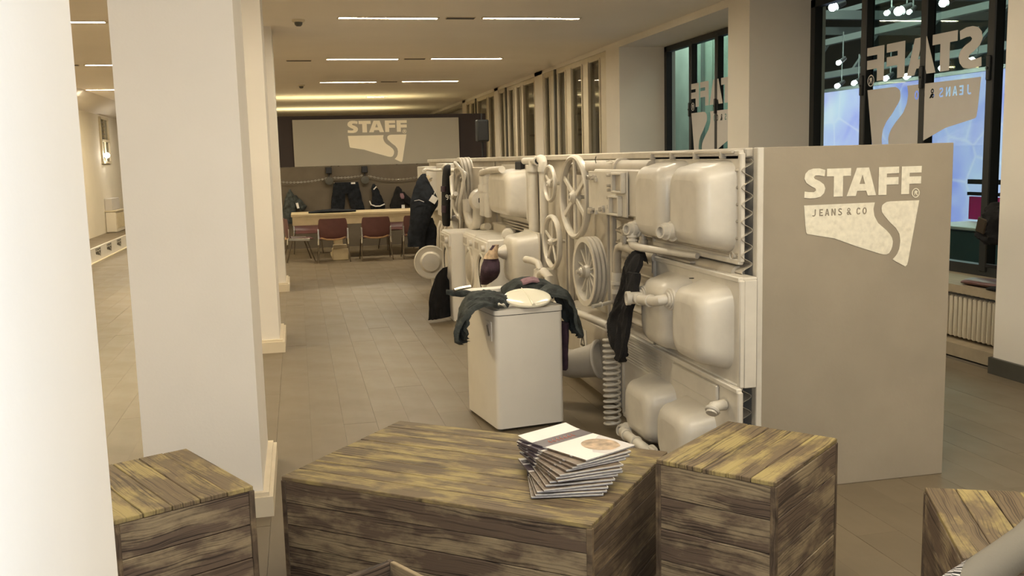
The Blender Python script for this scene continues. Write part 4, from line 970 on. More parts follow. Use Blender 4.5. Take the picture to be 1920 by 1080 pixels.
# ------------------------------------------------------------------ catalogues on the long crate
import itertools
random.seed(11)
NM = 13
ORD = ('', 'second', 'third', 'fourth', 'fifth', 'sixth', 'seventh', 'eighth', 'ninth', 'tenth', 'eleventh', 'twelfth')
for k in range(NM):
    f = k/(NM-1); zc = .5035+.0096*k
    ang = math.radians(80+34*f+random.uniform(-4, 4)); cx, cy = .985+.075*f+random.uniform(-.012, .012), 3.60+.1*f+random.uniform(-.012, .012)
    lab = 'pale fashion catalogue lying open to view on top of the stack' if k == NM-1 else 'lowest catalogue of the stack, turned square to the crate edge' if k == 0 else 'fashion catalogue in the fanned stack, %s from the top' % ORD[NM-1-k]
    t = thing('catalogue', lab, 'catalogue', (cx, cy, zc), ang, 'catalogues on the long crate', local=True)
    a, c = .205, .14; top = k == NM-1
    MB().box((0, 0, .0038), (2*a-.004, 2*c-.003, .0058)).build('pages', 'page', t)
    MB().box((0, 0, .0003), (2*a, 2*c, .0006)).build('back_cover', 'band', t)
    b = MB(); n = 12
    def zz(x): return .0072+(.014*max(0, (x/a-.35)/.65)**2 if top else 0)
    vs = []; fs = []
    for i in range(n+1):
        x = -a+2*a*i/n
        vs += [(x, -c, zz(x)), (x, c, zz(x)), (x, -c, zz(x)-.0006), (x, c, zz(x)-.0006)]
    for i in range(n):
        q = i*4; r = q+4; fs += [(q, r, r+1, q+1), (q+2, q+3, r+3, r+2), (q, q+2, r+2, r), (q+1, r+1, r+3, q+3)]
    co = b.add(vs, fs).build('front_cover', 'paper', t)
    def strip(nm, x0, x1, y0, y1, m, e=.0004, lab=None):
        vs = []; fs = []; N_ = 6
        for i in range(N_+1):
            x = x0+(x1-x0)*i/N_; vs += [(x, y0, zz(x)+e), (x, y1, zz(x)+e)]
        for i in range(N_): fs.append((i*2, i*2+2, i*2+3, i*2+1))
        return MB().add(vs, fs).build(nm, m, co, lab)
    strip('title_band', .035, .115, -c, c, 'band', lab='dark title band')
    if not top:
        strip('cover_picture_strip', -a+.004, .02, -c+.004, c-.001, 'spine'); strip('cover_picture_strip', .13, a-.03, -c+.004, c-.001, 'band')
    # spine and fore edges carry the cover print, seen as dark and tan stripes
    for x0, x1, m in ((.05, .2, 'band'), (-.11, .02, 'spine'), (-.2, -.125, 'spine')):
        MB().box(((x0+x1)/2, c+.0003, .0038), (x1-x0, .0006, .007)).build('spine_print', m, co)
    if top:
        e = .0009
        for i in range(7):
            y = .075-.022*i; MB().tube([(.06, y, zz(.06)+e), (.075, y+.006, zz(.075)+e), (.09, y-.004, zz(.09)+e)], .0022, 5).build('title_stroke', 'red', co)
        P = ell(-.10, -.045, .085, .075, 26); vs = [(x*(1+.02*math.sin(i*1.7)), y, zz(x)+.0006) for i, (x, y) in enumerate(P)]
        MB().add(vs, [tuple(range(len(vs)))]).build('cover_picture', 'photo', co, 'brownish picture of long hair')
        vs = [(x, y, zz(x)+.0005) for x, y in ((-.2, -.138), (-.2, .03), (-.15, .05), (-.06, -.03), (0, -.138))]
        MB().add(vs, [tuple(range(5))]).build('cover_picture', 'reveal', co)

# ------------------------------------------------------------------ top-loading washer with jeans on it
t = thing('top_loader', 'narrow white top-loading washer standing out in the aisle', 'washing machine', (1.213, 6.03, 0), math.radians(8.5), None, local=True)
def rr_prism(b, x0, x1, y0, y1, z0, z1, r):
    P = rrect((x0+x1)/2, (y0+y1)/2, (x1-x0)/2, (y1-y0)/2, r, 5); b.rings([[Vector((x, y, z)) for x, y in P] for z in (z0, z1)], True, True); return b
WW, WD, WH = .485, .63, .78
rr_prism(MB(), 0, WW, 0, WD, .02, WH, .035).build('body', 'enamel', t)
rr_prism(MB(), .004, WW-.004, .004, WD-.004, WH, WH+.006, .033).build('seam', 'basedark', t)
rr_prism(MB(), -.004, WW+.004, -.006, WD, WH+.006, WH+.038, .04).build('lid', 'enamel', t)
rr_prism(MB(), -.004, WW+.004, WD-.11, WD+.01, WH+.038, WH+.11, .02).build('control_panel', 'enamel', t)
MB().box((.23, WD-.118, WH+.075), (.18, .006, .03)).build('display_strip', 'metal', t)
for x in (.03, WW-.03):
    for y in (.04, WD-.04): MB().cyl((x, y, 0), (x, y, .03), .018).build('foot', 'basedark', t)
lb = MB().box((-.003, .12, WH-.11), (.006, .1, .13), bev=.002).build('rating_label', 'paper', t, 'white label with a grey picture')
MB().box((-.0065, .125, WH-.105), (.002, .055, .085)).build('label_picture', 'reveal', lb)
MB().bar((-.0085, .105, WH-.14), (-.0085, .145, WH-.075), .012, .002, (1, 0, 0)).build('label_mark', 'basedark', lb)
# oval shell-like dish leaning on the lid
t = thing('oval_dish', 'glossy cream oval dish with a ridge lying on the top-loader', 'dish', (1.455, 6.2, .83))
tl = Matrix.Rotation(math.radians(18), 3, 'X')
b = MB(); R = []
for rr, h in ((1.0, 0), (1.0, .012), (.95, .016), (.7, .02), (.35, .023), (.02, .024)):
    R.append([Vector((1.46, 6.07, .846)) + tl @ Vector((.158*rr*math.cos(2*PI*k/40), .135*rr*math.sin(2*PI*k/40)+.08, h)) for k in range(40)])
b.rings(R).build('shell', 'gloss', t)
MB().tube([Vector((1.46, 6.07, .846)) + tl @ Vector((.0+.01*s, -.135*s+.08, .026-.010*abs(s))) for s in (-1.02, -.6, -.2, .2, .6, .98)], [.003, .004, .004, .006, .009, .013], 8).build('ridge', 'gloss', t)

def cloth(name, label, cat, m, sheets, parts=(), group=None, amp=.02):
    b = MB()
    for i, (secs) in enumerate(sheets):
        if isinstance(secs, dict): b.sheet(**secs)
        else: b.loft(secs, 20, amp, i*7.3)
    xs = [v.x for v in b.v]; ys = [v.y for v in b.v]; zs = [v.z for v in b.v]
    t = thing(name, label, cat, ((min(xs)+max(xs))/2, (min(ys)+max(ys))/2, min(zs)), 0, group)
    b.build('fabric', m, t)
    for nm, mb, mm in parts: mb.build(nm, mm, t)
    return t
V = Vector
U = V((0, 0, 1)); LF = V((-1, 0, 0)); RT = V((1, 0, 0))
cloth('draped_jeans', 'washed dark jeans draped over the left edge of the top-loader', 'jeans', 'denimgrey', [
  dict(path=[(V((1.335, 6.2, .835)), V((0, .07, 0)), U), (V((1.28, 6.2, .85)), V((0, .13, 0)), U), (V((1.20, 6.22, .865)), V((.02, .18, 0)), U), (V((1.11, 6.2, .86)), V((.02, .19, 0)), V((-.5, 0, 1))), (V((1.06, 6.17, .80)), V((.02, .18, 0)), LF), (V((1.045, 6.14, .72)), V((.02, .16, 0)), LF), (V((1.05, 6.13, .65)), V((.02, .11, 0)), LF), (V((1.06, 6.13, .62)), V((.01, .05, 0)), LF)], amp=.035, seed=3.1, puff=.035, thick=.02),
  dict(path=[(V((1.24, 6.10, .84)), V((0, .07, 0)), U), (V((1.13, 6.06, .86)), V((0, .09, 0)), U), (V((1.04, 6.04, .82)), V((0, .09, 0)), V((-1, 0, .6))), (V((.99, 6.04, .73)), V((.03, .08, 0)), LF), (V((.99, 6.05, .65)), V((.03, .06, 0)), LF), (V((1.01, 6.06, .61)), V((.02, .03, 0)), LF)], amp=.025, seed=8.4, puff=.03, thick=.02),
  dict(path=[(V((1.2, 6.42, .85)), V((0, .06, 0)), U), (V((1.1, 6.43, .89)), V((0, .05, .01)), U), (V((1.02, 6.41, .895)), V((0, .035, .01)), U), (V((.95, 6.39, .90)), V((0, .012, 0)), U)], amp=.012, seed=1.7, puff=.02, thick=.015)],
  [('button', MB().sphere((.955, 6.0, .72), .008).sphere((.96, 6.08, .70), .008).sphere((.955, 6.04, .77), .006), 'chrome'), ('buckle', MB().tube([(1.0, 6.36, .925), (1.06, 6.38, .935), (1.12, 6.39, .94)], .012, 8), 'metal')])
cloth('draped_jeans', 'dark jeans hanging over the right side of the top-loader', 'jeans', 'denimgrey', [
  dict(path=[(V((1.58, 6.3, .845)), V((0, .1, 0)), U), (V((1.65, 6.34, .87)), V((0, .18, 0)), U), (V((1.725, 6.34, .855)), V((0, .19, 0)), V((.6, 0, 1))), (V((1.765, 6.32, .78)), V((0, .18, 0)), RT), (V((1.785, 6.28, .69)), V((0, .16, 0)), RT), (V((1.80, 6.24, .61)), V((0, .14, 0)), RT), (V((1.81, 6.23, .58)), V((0, .10, 0)), RT)], amp=.035, seed=5.9, puff=.03, thick=.02)])
cloth('draped_trousers', 'plum trouser leg hanging below the jeans on the right of the top-loader', 'trousers', 'purple', [
  [(V((1.755, 6.33, .66)), V((0, .08, 0)), V((.03, 0, 0))), (V((1.755, 6.33, .5)), V((0, .08, 0)), V((.03, 0, 0))), (V((1.75, 6.33, .36)), V((0, .07, 0)), V((.025, 0, 0))), (V((1.75, 6.33, .33)), V((0, .05, 0)), V((.015, 0, 0)))]], amp=.012)
cloth('folded_jacket', 'folded grey jacket behind the oval dish on the top-loader', 'jacket', 'denimgrey', [
  dict(path=[(V((1.37, 6.56, .85)), V((0, .06, 0)), U), (V((1.45, 6.52, .895)), V((0, .11, 0)), U), (V((1.55, 6.5, .91)), V((0, .12, 0)), U), (V((1.64, 6.46, .90)), V((0, .11, 0)), U), (V((1.70, 6.4, .86)), V((0, .07, 0)), V((.5, 0, 1)))], amp=.03, seed=2.2, puff=.035, thick=.05)],
  [('collar', MB().sheet([(V((1.49, 6.45, .935)), V((0, .05, 0)), U), (V((1.55, 6.44, .95)), V((0, .07, 0)), U), (V((1.61, 6.44, .94)), V((0, .05, 0)), U)], .012, 4.4, .012, 16, .02), 'mauve')])

# ------------------------------------------------------------------ clothes on the scrap wall
def hang(name, label, cat, m, pts, group=None, amp=.02, parts=(), extra=()):
    """pts: (x, y, z, half width along Y, half depth along X)"""
    sh = [[(V((x, y, z)), V((0, wy, 0)), V((wx, 0, 0))) for x, y, z, wy, wx in q] for q in (pts if isinstance(pts[0], list) else [pts])]
    return cloth(name, label, cat, m, sh, parts, group, amp)
cloth('black_jeans', 'glossy black jeans hanging beside the middle double sink', 'jeans', 'denimblk', [
  dict(path=[(V((2.10, 5.60, 1.14)), V((.02, .08, 0)), V((-.2, 0, 1))), (V((2.05, 5.60, 1.17)), V((.02, .13, 0)), V((-.6, 0, .8))), (V((2.02, 5.62, 1.10)), V((.03, .17, 0)), LF), (V((2.01, 5.65, .98)), V((.03, .18, 0)), LF), (V((1.99, 5.74, .86)), V((.03, .12, 0)), LF), (V((1.97, 5.80, .76)), V((.03, .12, 0)), LF), (V((1.96, 5.76, .66)), V((.03, .13, 0)), LF), (V((1.96, 5.70, .58)), V((.02, .09, 0)), LF)], amp=.03, seed=1.2, puff=.04, thick=.03),
  dict(path=[(V((1.985, 5.455, 1.10)), V((.02, .08, 0)), LF), (V((1.965, 5.435, .98)), V((.03, .10, 0)), LF), (V((1.940, 5.475, .84)), V((.03, .11, 0)), LF), (V((1.925, 5.495, .70)), V((.03, .12, 0)), LF), (V((1.920, 5.505, .60)), V((.03, .11, 0)), LF), (V((1.920, 5.515, .55)), V((.02, .07, 0)), LF)], amp=.035, seed=6.3, puff=.04, thick=.03)],
  [('button', MB().sphere((1.90, 5.53, .575), .012).sphere((1.90, 5.50, .60), .008), 'chrome')])
hang('hanging_cloth', 'small plum and tan cloth hanging from the cone-shaped drain', 'cloth', 'purple', [
  (1.775, 8.760, 1.0, .02, .02), (1.755, 8.780, .93, .06, .045), (1.745, 8.810, .85, .10, .07), (1.735, 8.810, .76, .13, .09), (1.735, 8.880, .68, .10, .08), (1.705, 8.960, .61, .04, .03)], None, .015,
  [('patterned_top', MB().loft([(V((1.795, 8.760, 1.005)), V((0, .025, 0)), V((.025, 0, 0))), (V((1.755, 8.780, .93)), V((0, .066, 0)), V((.052, 0, 0))), (V((1.745, 8.800, .875)), V((0, .096, 0)), V((.07, 0, 0)))], 14, .01), 'photo')])
FR = V((-.6, -1, 0))
cloth('black_cloth', 'black cloth bunch spilling from the farthest washing machine to the floor', 'cloth', 'denimblk', [
  dict(path=[(V((1.60, 10.70, .60)), V((.03, .05, 0)), FR), (V((1.56, 10.68, .52)), V((.08, .05, 0)), FR), (V((1.53, 10.66, .38)), V((.11, .06, 0)), FR), (V((1.51, 10.64, .2)), V((.13, .08, 0)), FR), (V((1.50, 10.62, .05)), V((.14, .08, 0)), FR), (V((1.50, 10.62, .03)), V((.13, .08, 0)), FR)], amp=.035, seed=4.2, puff=.07, thick=.05)])
hang('striped_trousers', 'black trousers with white number 91 hanging from the wall tap', 'trousers', 'denimblk', [
  (1.92, 12.36, 1.74, .07, .03), (1.90, 12.36, 1.68, .15, .045), (1.89, 12.38, 1.45, .2, .05), (1.88, 12.4, 1.2, .2, .05), (1.88, 12.42, .98, .17, .045), (1.88, 12.42, .95, .12, .03)], None, .008,
  [('number', MB().torus((1.862, 12.165, 1.348), (-.1, -1, 0), .014, .0055, 16, 6).tube([(1.876, 12.165, 1.348), (1.877, 12.165, 1.325), (1.870, 12.165, 1.308), (1.855, 12.165, 1.306)], .0055, 6).tube([(1.893, 12.17, 1.352), (1.903, 12.17, 1.364), (1.903, 12.17, 1.303)], .0055, 6), 'paper'),
   ('print_patch', MB().loft([(V((1.85, 12.35, 1.47)), V((0, .14, 0)), V((.03, 0, 0))), (V((1.85, 12.36, 1.40)), V((0, .14, 0)), V((.03, 0, 0)))], 14, .006).loft([(V((1.85, 12.36, 1.22)), V((0, .14, 0)), V((.03, 0, 0))), (V((1.85, 12.37, 1.13)), V((0, .13, 0)), V((.03, 0, 0)))], 14, .006), 'purple')])
b1 = [[(V((1.80, 13.9, 1.62)), V((.03, .02, 0)), V((0, .02, .0))), (V((1.80, 13.85, 1.52)), V((.08, 0, -.05)), V((0, .04, 0))), (V((1.80, 13.8, 1.36)), V((.16, 0, -.08)), V((0, .06, 0))), (V((1.77, 13.78, 1.18)), V((.19, 0, -.02)), V((0, .07, 0))), (V((1.72, 13.76, 1.0)), V((.16, 0, .03)), V((0, .07, 0))), (V((1.66, 13.74, .8)), V((.135, 0, .02)), V((0, .06, 0))), (V((1.62, 13.72, .58)), V((.12, 0, 0)), V((0, .055, 0)))],
      [(V((1.84, 13.84, .98)), V((.06, 0, 0)), V((0, .05, 0))), (V((1.83, 13.84, .82)), V((.11, 0, 0)), V((0, .06, 0))), (V((1.81, 13.83, .62)), V((.12, 0, 0)), V((0, .06, 0))), (V((1.80, 13.82, .45)), V((.12, 0, 0)), V((0, .06, 0)))]]
cloth('hanging_jeans', 'big dark blue jeans hanging at the far end of the scrap wall', 'jeans', 'denim', b1,
  [('price_tag', MB().box((1.90, 13.70, 1.25), (.10, .004, .10), Matrix.Rotation(.6, 3, 'Y')), 'paper'), ('belt_label', MB().box((1.86, 13.79, 1.55), (.045, .02, .10), Matrix.Rotation(-.5, 3, 'Y'), .004), 'red_tag'), ('buckle', MB().box((1.88, 13.775, 1.545), (.05, .01, .018), Matrix.Rotation(-.5, 3, 'Y')), 'chrome'),
   ('tag_string', MB().tube([(1.90, 13.7, 1.30), (1.92, 13.7, 1.35), (1.95, 13.72, 1.39)], .004, 5), 'paper'), ('pocket_seam', MB().tube([(1.62, 13.69, 1.24), (1.69, 13.685, 1.25), (1.76, 13.69, 1.22)], .004, 5), 'reveal')], amp=.02)

# ------------------------------------------------------------------ far end: table, chairs, clothes on the wall
TY0, TY1, TZ = 18.55, 19.5, .86
t = thing('long_table', 'long pale wooden table with a deep front edge near the back wall', 'table', (1.7, 19.0, 0))
MB().box((1.75, 19.02, TZ-.025), (3.8, .95, .05), bev=.006).build('table_top', 'tabletop', t)
MB().box((1.75, TY0+.03, TZ-.13), (3.76, .05, .17), bev=.004).build('apron', 'tabletop', t)
MB().box((1.75, TY1-.03, TZ-.13), (3.76, .05, .17), bev=.004).build('apron', 'tabletop', t)
for x in (.72, 2.9):
    o = MB().box((x, 19.0, .40), (.16, .5, .70), bev=.008).build('leg', 'tabletop', t); MB().box((x, 18.9, .03), (.3, .8, .06), bev=.01).build('foot', 'tabletop', o)
tag(MB().box((.72, 18.22, .11), (.3, .3, .22), bev=.015).box((.72, 18.22, .25), (.26, .26, .06), bev=.01).build('low_box', 'tabletop', None), 'low pale box on the floor beneath the long table', 'box')
def make_chair(label):
    t = thing('office_chair', label, 'chair', (0, 0, 0), 0, 'maroon chairs round the long table', local=True)
    def shell(pts, wd, m, name, curve):
        b = MB(); R = []
        for y, z, hw in pts:
            R.append([V((hw*s, y+curve*(s*s), z)) for s in (-1, -.6, -.2, .2, .6, 1)]); 
        vs = [p for r in R for p in r]; n = 6; m_ = len(R); th = V((0, -.012, 0)) if name == 'backrest' else V((0, 0, -.014)); K = len(vs); vs = vs+[p+th for p in vs]; fs = []
        for i in range(m_-1):
            for j in range(n-1):
                a, c, d, e = i*n+j, i*n+j+1, (i+1)*n+j+1, (i+1)*n+j; fs += [(a, c, d, e), (K+a, K+e, K+d, K+c)]
        for i in range(m_-1): fs += [(i*n, (i+1)*n, K+(i+1)*n, K+i*n), (i*n+5, K+i*n+5, K+(i+1)*n+5, (i+1)*n+5)]
        for j in range(n-1): fs += [(j, K+j, K+j+1, j+1), ((m_-1)*n+j, (m_-1)*n+j+1, K+(m_-1)*n+j+1, K+(m_-1)*n+j)]
        return fix_normals(b.add(vs, fs, True).build(name, m, t))
    shell([(-.20, .43, .2), (-.235, .47, .24), (-.25, .55, .26), (-.265, .68, .265), (-.275, .78, .25), (-.28, .805, .23)], .5, 'maroon', 'backrest', .05)
    shell([(-.22, .44, .22), (-.1, .42, .25), (.1, .42, .25), (.22, .43, .24), (.25, .42, .21)], .5, 'maroon', 'seat', .0)
    MB().tube([(-.22, -.205, .452), (-.12, -.237, .425), (0, -.245, .418), (.12, -.237, .425), (.22, -.205, .452)], .016, 8).build('plywood_edge', 'ply', t)
    for s in (-1, 1):
        o = MB().bar((s*.265, -.22, .43), (s*.265, -.22, .62), .03, .02, (0, 1, 0), bev=.004).bar((s*.265, -.23, .43), (s*.265, .16, .41), .02, .05, (0, 0, 1), bev=.004).build('side_bracket', 'chrome', t)
        for y0, y1 in ((-.16, -.28), (.1, .24)): MB().cyl((s*.255, y0, .42), (s*.29, y1, .0), .014, .010, 8).build('leg', 'legmetal', t)
        MB().cyl((s*.265, -.24, .44), (s*.272, -.25, .33), .017, .015, 8).build('leg_sleeve', 'chrome', t)
    return t
c0 = make_chair('maroon chair seen from behind, left of the two at the table middle')
c0.location = (.59, 17.98, 0)
for x, y, rz, lab in ((1.37, 17.98, .02, 'maroon chair seen from behind, centred before the long table'), (2.15, 17.98, -.02, 'maroon chair partly hidden by the big hanging jeans'),
                      (-.02, 18.35, -1.45, 'maroon chair turned sideways at the left table end'), (.15, 19.95, PI, 'maroon chair on the far side of the table at left'), (1.95, 19.95, PI+.3, 'maroon chair on the far side of the table at right')):
    dup(c0, (x, y, 0), rz, lab)
cloth('folded_jeans', 'dark jeans lying folded on the long table', 'jeans', 'denim', [
  [(V((.18, 18.85, .875)), V((0, .1, 0)), V((0, 0, .012))), (V((.4, 18.85, .885)), V((0, .16, 0)), V((0, 0, .025))), (V((.65, 18.85, .895)), V((0, .2, 0)), V((0, 0, .032))), (V((.9, 18.85, .885)), V((0, .15, 0)), V((0, 0, .025))), (V((1.08, 18.82, .885)), V((0, .08, 0)), V((0, 0, .02)))]], amp=.015)
WY = 20.97
def wall_cloth(name, label, cat, m, q, parts=(), group='clothes on the back wall', amp=.025):
    return cloth(name, label, cat, m, [[(V((x, WY-.05, z)), V((w_, 0, 0)), V((0, d_, 0))) for x, z, w_, d_ in s] for s in q], parts, group, amp)
wall_cloth('pinned_jeans', 'wide black jeans pinned open on the back wall, both legs spread', 'jeans', 'denim', [
  [(1.02, 1.395, .26, .03), (1.02, 1.36, .265, .035), (1.02, 1.22, .29, .04), (1.02, 1.15, .28, .03)],
  [(.87, 1.24, .13, .035), (.85, 1.1, .145, .035), (.83, .9, .145, .035), (.81, .72, .14, .03)], [(1.17, 1.24, .13, .035), (1.19, 1.1, .145, .035), (1.23, .9, .145, .035), (1.27, .72, .14, .03)]],
  [('waist_label', MB().box((1.17, WY-.088, 1.37), (.09, .006, .035)), 'paper'), ('button', MB().sphere((.77, WY-.08, 1.385), .012), 'chrome')], amp=.012)
wall_cloth('hanging_trousers', 'grey washed trousers hanging at the left end of the back wall', 'trousers', 'denimgrey', [
  [(-.16, 1.28, .02, .02), (-.17, 1.18, .07, .04), (-.17, 1.0, .13, .06), (-.2, .8, .14, .06), (-.24, .55, .12, .05)], [(-.1, 1.15, .05, .04), (0, 1.0, .1, .05), (.08, .9, .08, .05), (.06, .82, .03, .03)]],
  [('tag', MB().box((-.02, WY-.115, .93), (.05, .004, .12), Matrix.Rotation(-.2, 3, 'Y')), 'paper')])
wall_cloth('hanging_bag', 'dark bundled bag with pale straps hung on the back wall', 'bag', 'denim', [
  [(1.62, 1.34, .02, .02), (1.63, 1.24, .07, .05), (1.66, 1.1, .09, .06), (1.68, .98, .12, .07), (1.68, .86, .16, .07), (1.68, .76, .13, .06)]],
  [('strap', MB().tube([(1.5, WY-.13, .98), (1.53, WY-.14, .9), (1.62, WY-.15, .86), (1.72, WY-.15, .86), (1.82, WY-.14, .9)], .014, 6).tube([(1.6, WY-.11, 1.22), (1.66, WY-.12, 1.28)], .014, 6), 'paper')])
wall_cloth('hanging_jacket', 'dark jacket with a mauve patch hung on the back wall', 'jacket', 'denimblk', [
  [(2.13, 1.27, .02, .02), (2.14, 1.2, .07, .05), (2.12, 1.05, .12, .06), (2.1, .88, .15, .06), (2.08, .74, .13, .05)], [(2.2, 1.15, .05, .04), (2.28, 1.02, .1, .05), (2.38, .9, .1, .05), (2.4, .84, .05, .03)]],
  [('patch', MB().loft([(V((2.2, WY-.1, 1.12)), V((.03, 0, 0)), V((0, .02, 0))), (V((2.21, WY-.11, 1.06)), V((.045, 0, 0)), V((0, .02, 0))), (V((2.22, WY-.1, 1.0)), V((.03, 0, 0)), V((0, .02, 0)))], 10, .005), 'mauve'), ('tag', MB().box((2.22, WY-.13, .82), (.07, .004, .1)), 'paper')])
wall_cloth('hanging_coat', 'black coat at the right of the back wall, behind the big jeans', 'coat', 'denimblk', [
  [(2.72, 1.36, .03, .02), (2.7, 1.25, .09, .05), (2.66, 1.05, .13, .06), (2.62, .85, .15, .06), (2.62, .7, .13, .05)]])
# pulleys and chain on the back wall
for x, s in ((.67, 'left'), (1.43, 'right')):
    t = thing('chain_hoist', 'dark hoist block and wheel on the back wall, %s of the two' % s, 'hoist', (x, 20.95, 1.3), 0, 'chain hoists on the back wall')
    MB().box((x, 20.97, 1.655), (.13, .1, .14), bev=.01).build('block', 'steel', t)
    MB().cyl((x, 20.97, 1.6), (x, 20.97, 1.48), .012).build('shank', 'steel', t)
    MB().lathe((x, 20.99, 1.43), (0, -1, 0), [(0, .085), (.015, .085), (.025, .07), (.04, .07), (.05, .085), (.065, .085), (.07, .03)], 24).build('pulley', 'basedark', t)
t = thing('garland_chain', 'metal chain slung in swags between the two hoists', 'chain', (1.2, 20.9, 1.3))
def chain(x0, z0, x1, z1, sag, n):
    for k in range(n):
        u = (k+.5)/n; x = x0+(x1-x0)*u; z = z0+(z1-z0)*u-sag*4*u*(1-u); a = math.atan2((z1-z0)-sag*4*(1-2*u), x1-x0)
        c = V((x, 20.93, z)); e = V((math.cos(a), 0, math.sin(a)))*.022; nn = V((0, 1, 0)) if k % 2 else V((-math.sin(a), 0, math.cos(a)))
        side = nn.cross(e).normalized()*.012
        MB().tube([c-e, c-e*.5+side, c+e*.5+side, c+e, c+e*.5-side, c-e*.5-side], .0055, 5, closed=True).build('link', 'metal', t)
chain(-.34, 1.44, .62, 1.49, .04, 26); chain(.74, 1.50, 1.38, 1.53, .02, 18); chain(1.5, 1.52, 2.75, 1.50, .09, 32)
# loudspeaker on a pole
t = thing('loudspeaker', 'black loudspeaker on a stand behind the scrap wall', 'loudspeaker', (3.72, 19.3, 0))
MB().box((3.72, 19.3, 2.38), (.24, .25, .44), bev=.02).build('cabinet', 'blackframe', t)
MB().cyl((3.72, 19.3, 2.16), (3.72, 19.3, .45), .02).cyl((3.72, 19.3, 2.6), (3.72, 19.3, 2.72), .015).build('pole', 'steel', t)
for k in range(3):
    a = 2*PI*k/3+.4; MB().cyl((3.72, 19.3, .55), (3.72+.4*math.cos(a), 19.3+.4*math.sin(a), .0), .013).build('leg', 'steel', t)
MB().box((3.72, 19.17, 2.38), (.2, .012, .38), bev=.005).build('grille', 'dark', t)

# ------------------------------------------------------------------ window niche at the right
t = thing('radiator', 'cream ribbed radiator in the niche under the windowsill', 'radiator', (5.62, 7.6, .11))
me = None
for k in range(34):
    y = 6.56+k*.06
    if me is None:
        o = MB().box(ORG[t.name], (.12, .036, .37), bev=.014).build('rib', 'whiteframe', t); me = o.data
    else:
        o = bpy.data.objects.new('rib', me); COL.objects.link(o); o.parent = t
    o.location = V((5.66, y, .325))-ORG[t.name]
MB().cyl((5.66, 6.52, .17), (5.66, 8.6, .17), .02).cyl((5.66, 6.52, .48), (5.66, 8.6, .48), .02).build('header_pipe', 'whiteframe', t)
for y in (6.7, 8.4): MB().box((5.66, y, .13), (.08, .03, .04)).build('foot', 'whiteframe', t)
t = thing('equipment_rack', 'black bag and frame standing on the stone windowsill', 'bag', (5.75, 6.85, .61))
b = MB()
for y in (6.86, 7.12): b.bar((5.78, y, .61), (5.78, y, 1.0), .03, .03, bev=.004)
b.bar((5.78, 6.86, .78), (5.78, 7.12, .78), .03, .03, bev=.004).bar((5.78, 6.86, 1.0), (5.78, 7.12, 1.0), .03, .03, bev=.004); b.build('frame', 'steel', t)
MB().loft([(V((5.72, 6.97, .98)), V((0, .05, 0)), V((.05, 0, 0))), (V((5.71, 6.97, 1.03)), V((0, .10, 0)), V((.09, 0, 0))), (V((5.72, 6.96, 1.13)), V((0, .12, 0)), V((.1, 0, 0))), (V((5.74, 6.93, 1.23)), V((0, .12, 0)), V((.1, 0, 0))), (V((5.75, 6.93, 1.30)), V((0, .08, .02)), V((.06, 0, 0))), (V((5.76, 6.93, 1.33)), V((0, .03, 0)), V((.03, 0, 0)))], 20, .055, 2, .8).build('bag', 'denimblk', t)
MB().box((5.61, 6.99, 1.14), (.02, .11, .13), Matrix.Rotation(.25, 3, 'X'), .008).build('pocket', 'legmetal', t)
cloth('cushion', 'flat plum-coloured cushion lying on the stone windowsill', 'cushion', 'maroon', [
  [(V((5.68, 7.25, .625)), V((.05, 0, 0)), V((0, 0, .012))), (V((5.70, 7.18, .64)), V((.10, 0, 0)), V((0, 0, .03))), (V((5.72, 6.95, .645)), V((.12, 0, 0)), V((0, 0, .032))), (V((5.72, 6.7, .65)), V((.12, 0, 0)), V((0, 0, .035))), (V((5.72, 6.52, .645)), V((.1, 0, 0)), V((0, 0, .03)))]], amp=.006)
cloth('black_pouch', 'small black pouch at the front of the stone windowsill', 'pouch', 'denimblk', [
  [(V((5.60, 6.86, .62)), V((.03, 0, 0)), V((0, 0, .01))), (V((5.60, 6.78, .63)), V((.05, 0, 0)), V((0, 0, .02))), (V((5.60, 6.62, .63)), V((.05, 0, 0)), V((0, 0, .02))), (V((5.60, 6.52, .625)), V((.04, 0, 0)), V((0, 0, .012)))]], amp=.004)

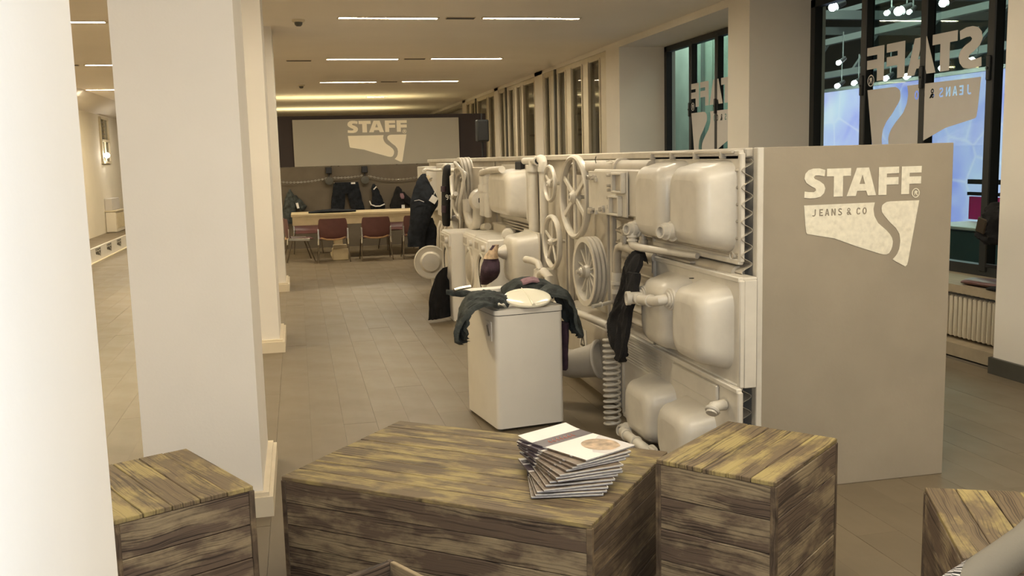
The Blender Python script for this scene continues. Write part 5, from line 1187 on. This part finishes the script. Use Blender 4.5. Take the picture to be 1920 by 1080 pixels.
# ------------------------------------------------------------------ curved chair back at the lower right corner
t = thing('tub_chair', 'grey padded curved chair back with a zigzag woven edge', 'chair', (1.9, 1.35, 0))
OUT = [(1.02, 1.60), (1.2, 1.69), (1.364, 1.774), (1.53, 1.863), (1.755, 1.989), (1.98, 2.13), (2.2, 2.15), (2.38, 2.0), (2.45, 1.75)]
def crom(P, k):
    Q = []
    for i in range(len(P)-1):
        p0, p1, p2, p3 = [V((*P[q], 0)) for q in (max(i-1, 0), i, i+1, min(i+2, len(P)-1))]
        for j in range(k):
            u = j/k; Q.append((p1*2+(p2-p0)*u+(p0*2-p1*5+p2*4-p3)*u*u+(p1*3-p0-p2*3+p3)*u*u*u)*.5)
    return Q+[V((*P[-1], 0))]
Q = crom(OUT, 5); R = []; ED = []
for i, p in enumerate(Q):
    tg = (Q[min(i+1, len(Q)-1)]-Q[max(i-1, 0)]).normalized(); inn = V((tg.y, -tg.x, 0)); u = i/(len(Q)-1)
    wd = .092; z = .85
    p = p-inn*.03
    R.append([p+inn*(wd/2+.046*math.cos(2*PI*k/24))+V((0, 0, z-.043+.043*math.sin(2*PI*k/24))) for k in range(24)])
    ED.append((p+inn*wd/2+V((0, 0, z-.043)), inn, max(0.0, (17.5-i)/6.5)))
fix_normals(MB().rings(R).build('padded_rail', 'grey', t))
b = MB(); dk = MB(); SUB = 5
for i in range(len(ED)-1):
    if ED[i][2] <= 0: continue
    for k in range(SUB):
        for j in range(6):
            def P_(u, f):
                u = u+(.10 if j % 2 else -.10)*(f*6-j-.5)*2*0
                c = ED[i][0].lerp(ED[i+1][0], u); nn = ED[i][1]; w_ = ED[i][2]+(ED[i+1][2]-ED[i][2])*u
                ph = -.5+(.5+min(1.25, w_*1.05)*PI/2)*f
                return c-nn*math.cos(ph)*.0468+V((0, 0, math.sin(ph)*.0438))
            sh = .5 if j % 2 else -.5
            q = [P_((k+(sh if a else 0))/SUB, (j+a)/6) for a in (0, 1)]+[P_((k+1+(sh if a else 0))/SUB, (j+a)/6) for a in (1, 0)]
            (dk if k % 2 == 0 else b).add(q, [(0, 1, 2, 3)])
b.build('woven_edge', 'reveal', t); dk.build('woven_edge', 'steel', t)
MB().lathe((2.02, 1.55, .40), (0, 0, 1), [(0, .30), (.02, .33), (.07, .33), (.09, .30)], 28).build('seat', 'grey', t)
for x, y in ((1.75, 1.3), (2.28, 1.3), (2.28, 1.82)): MB().cyl((x*.9+.2, y*.9+.155, .41), (x, y, 0), .016, .012, 10).build('leg', 'steel', t)
for x, y in ((2.19, 2.08), (2.39, 1.85)): MB().cyl((x, y, .8), (2.02+(x-2.02)*.8, 1.55+(y-1.55)*.6, .43), .014, n=10).build('upright', 'steel', t)
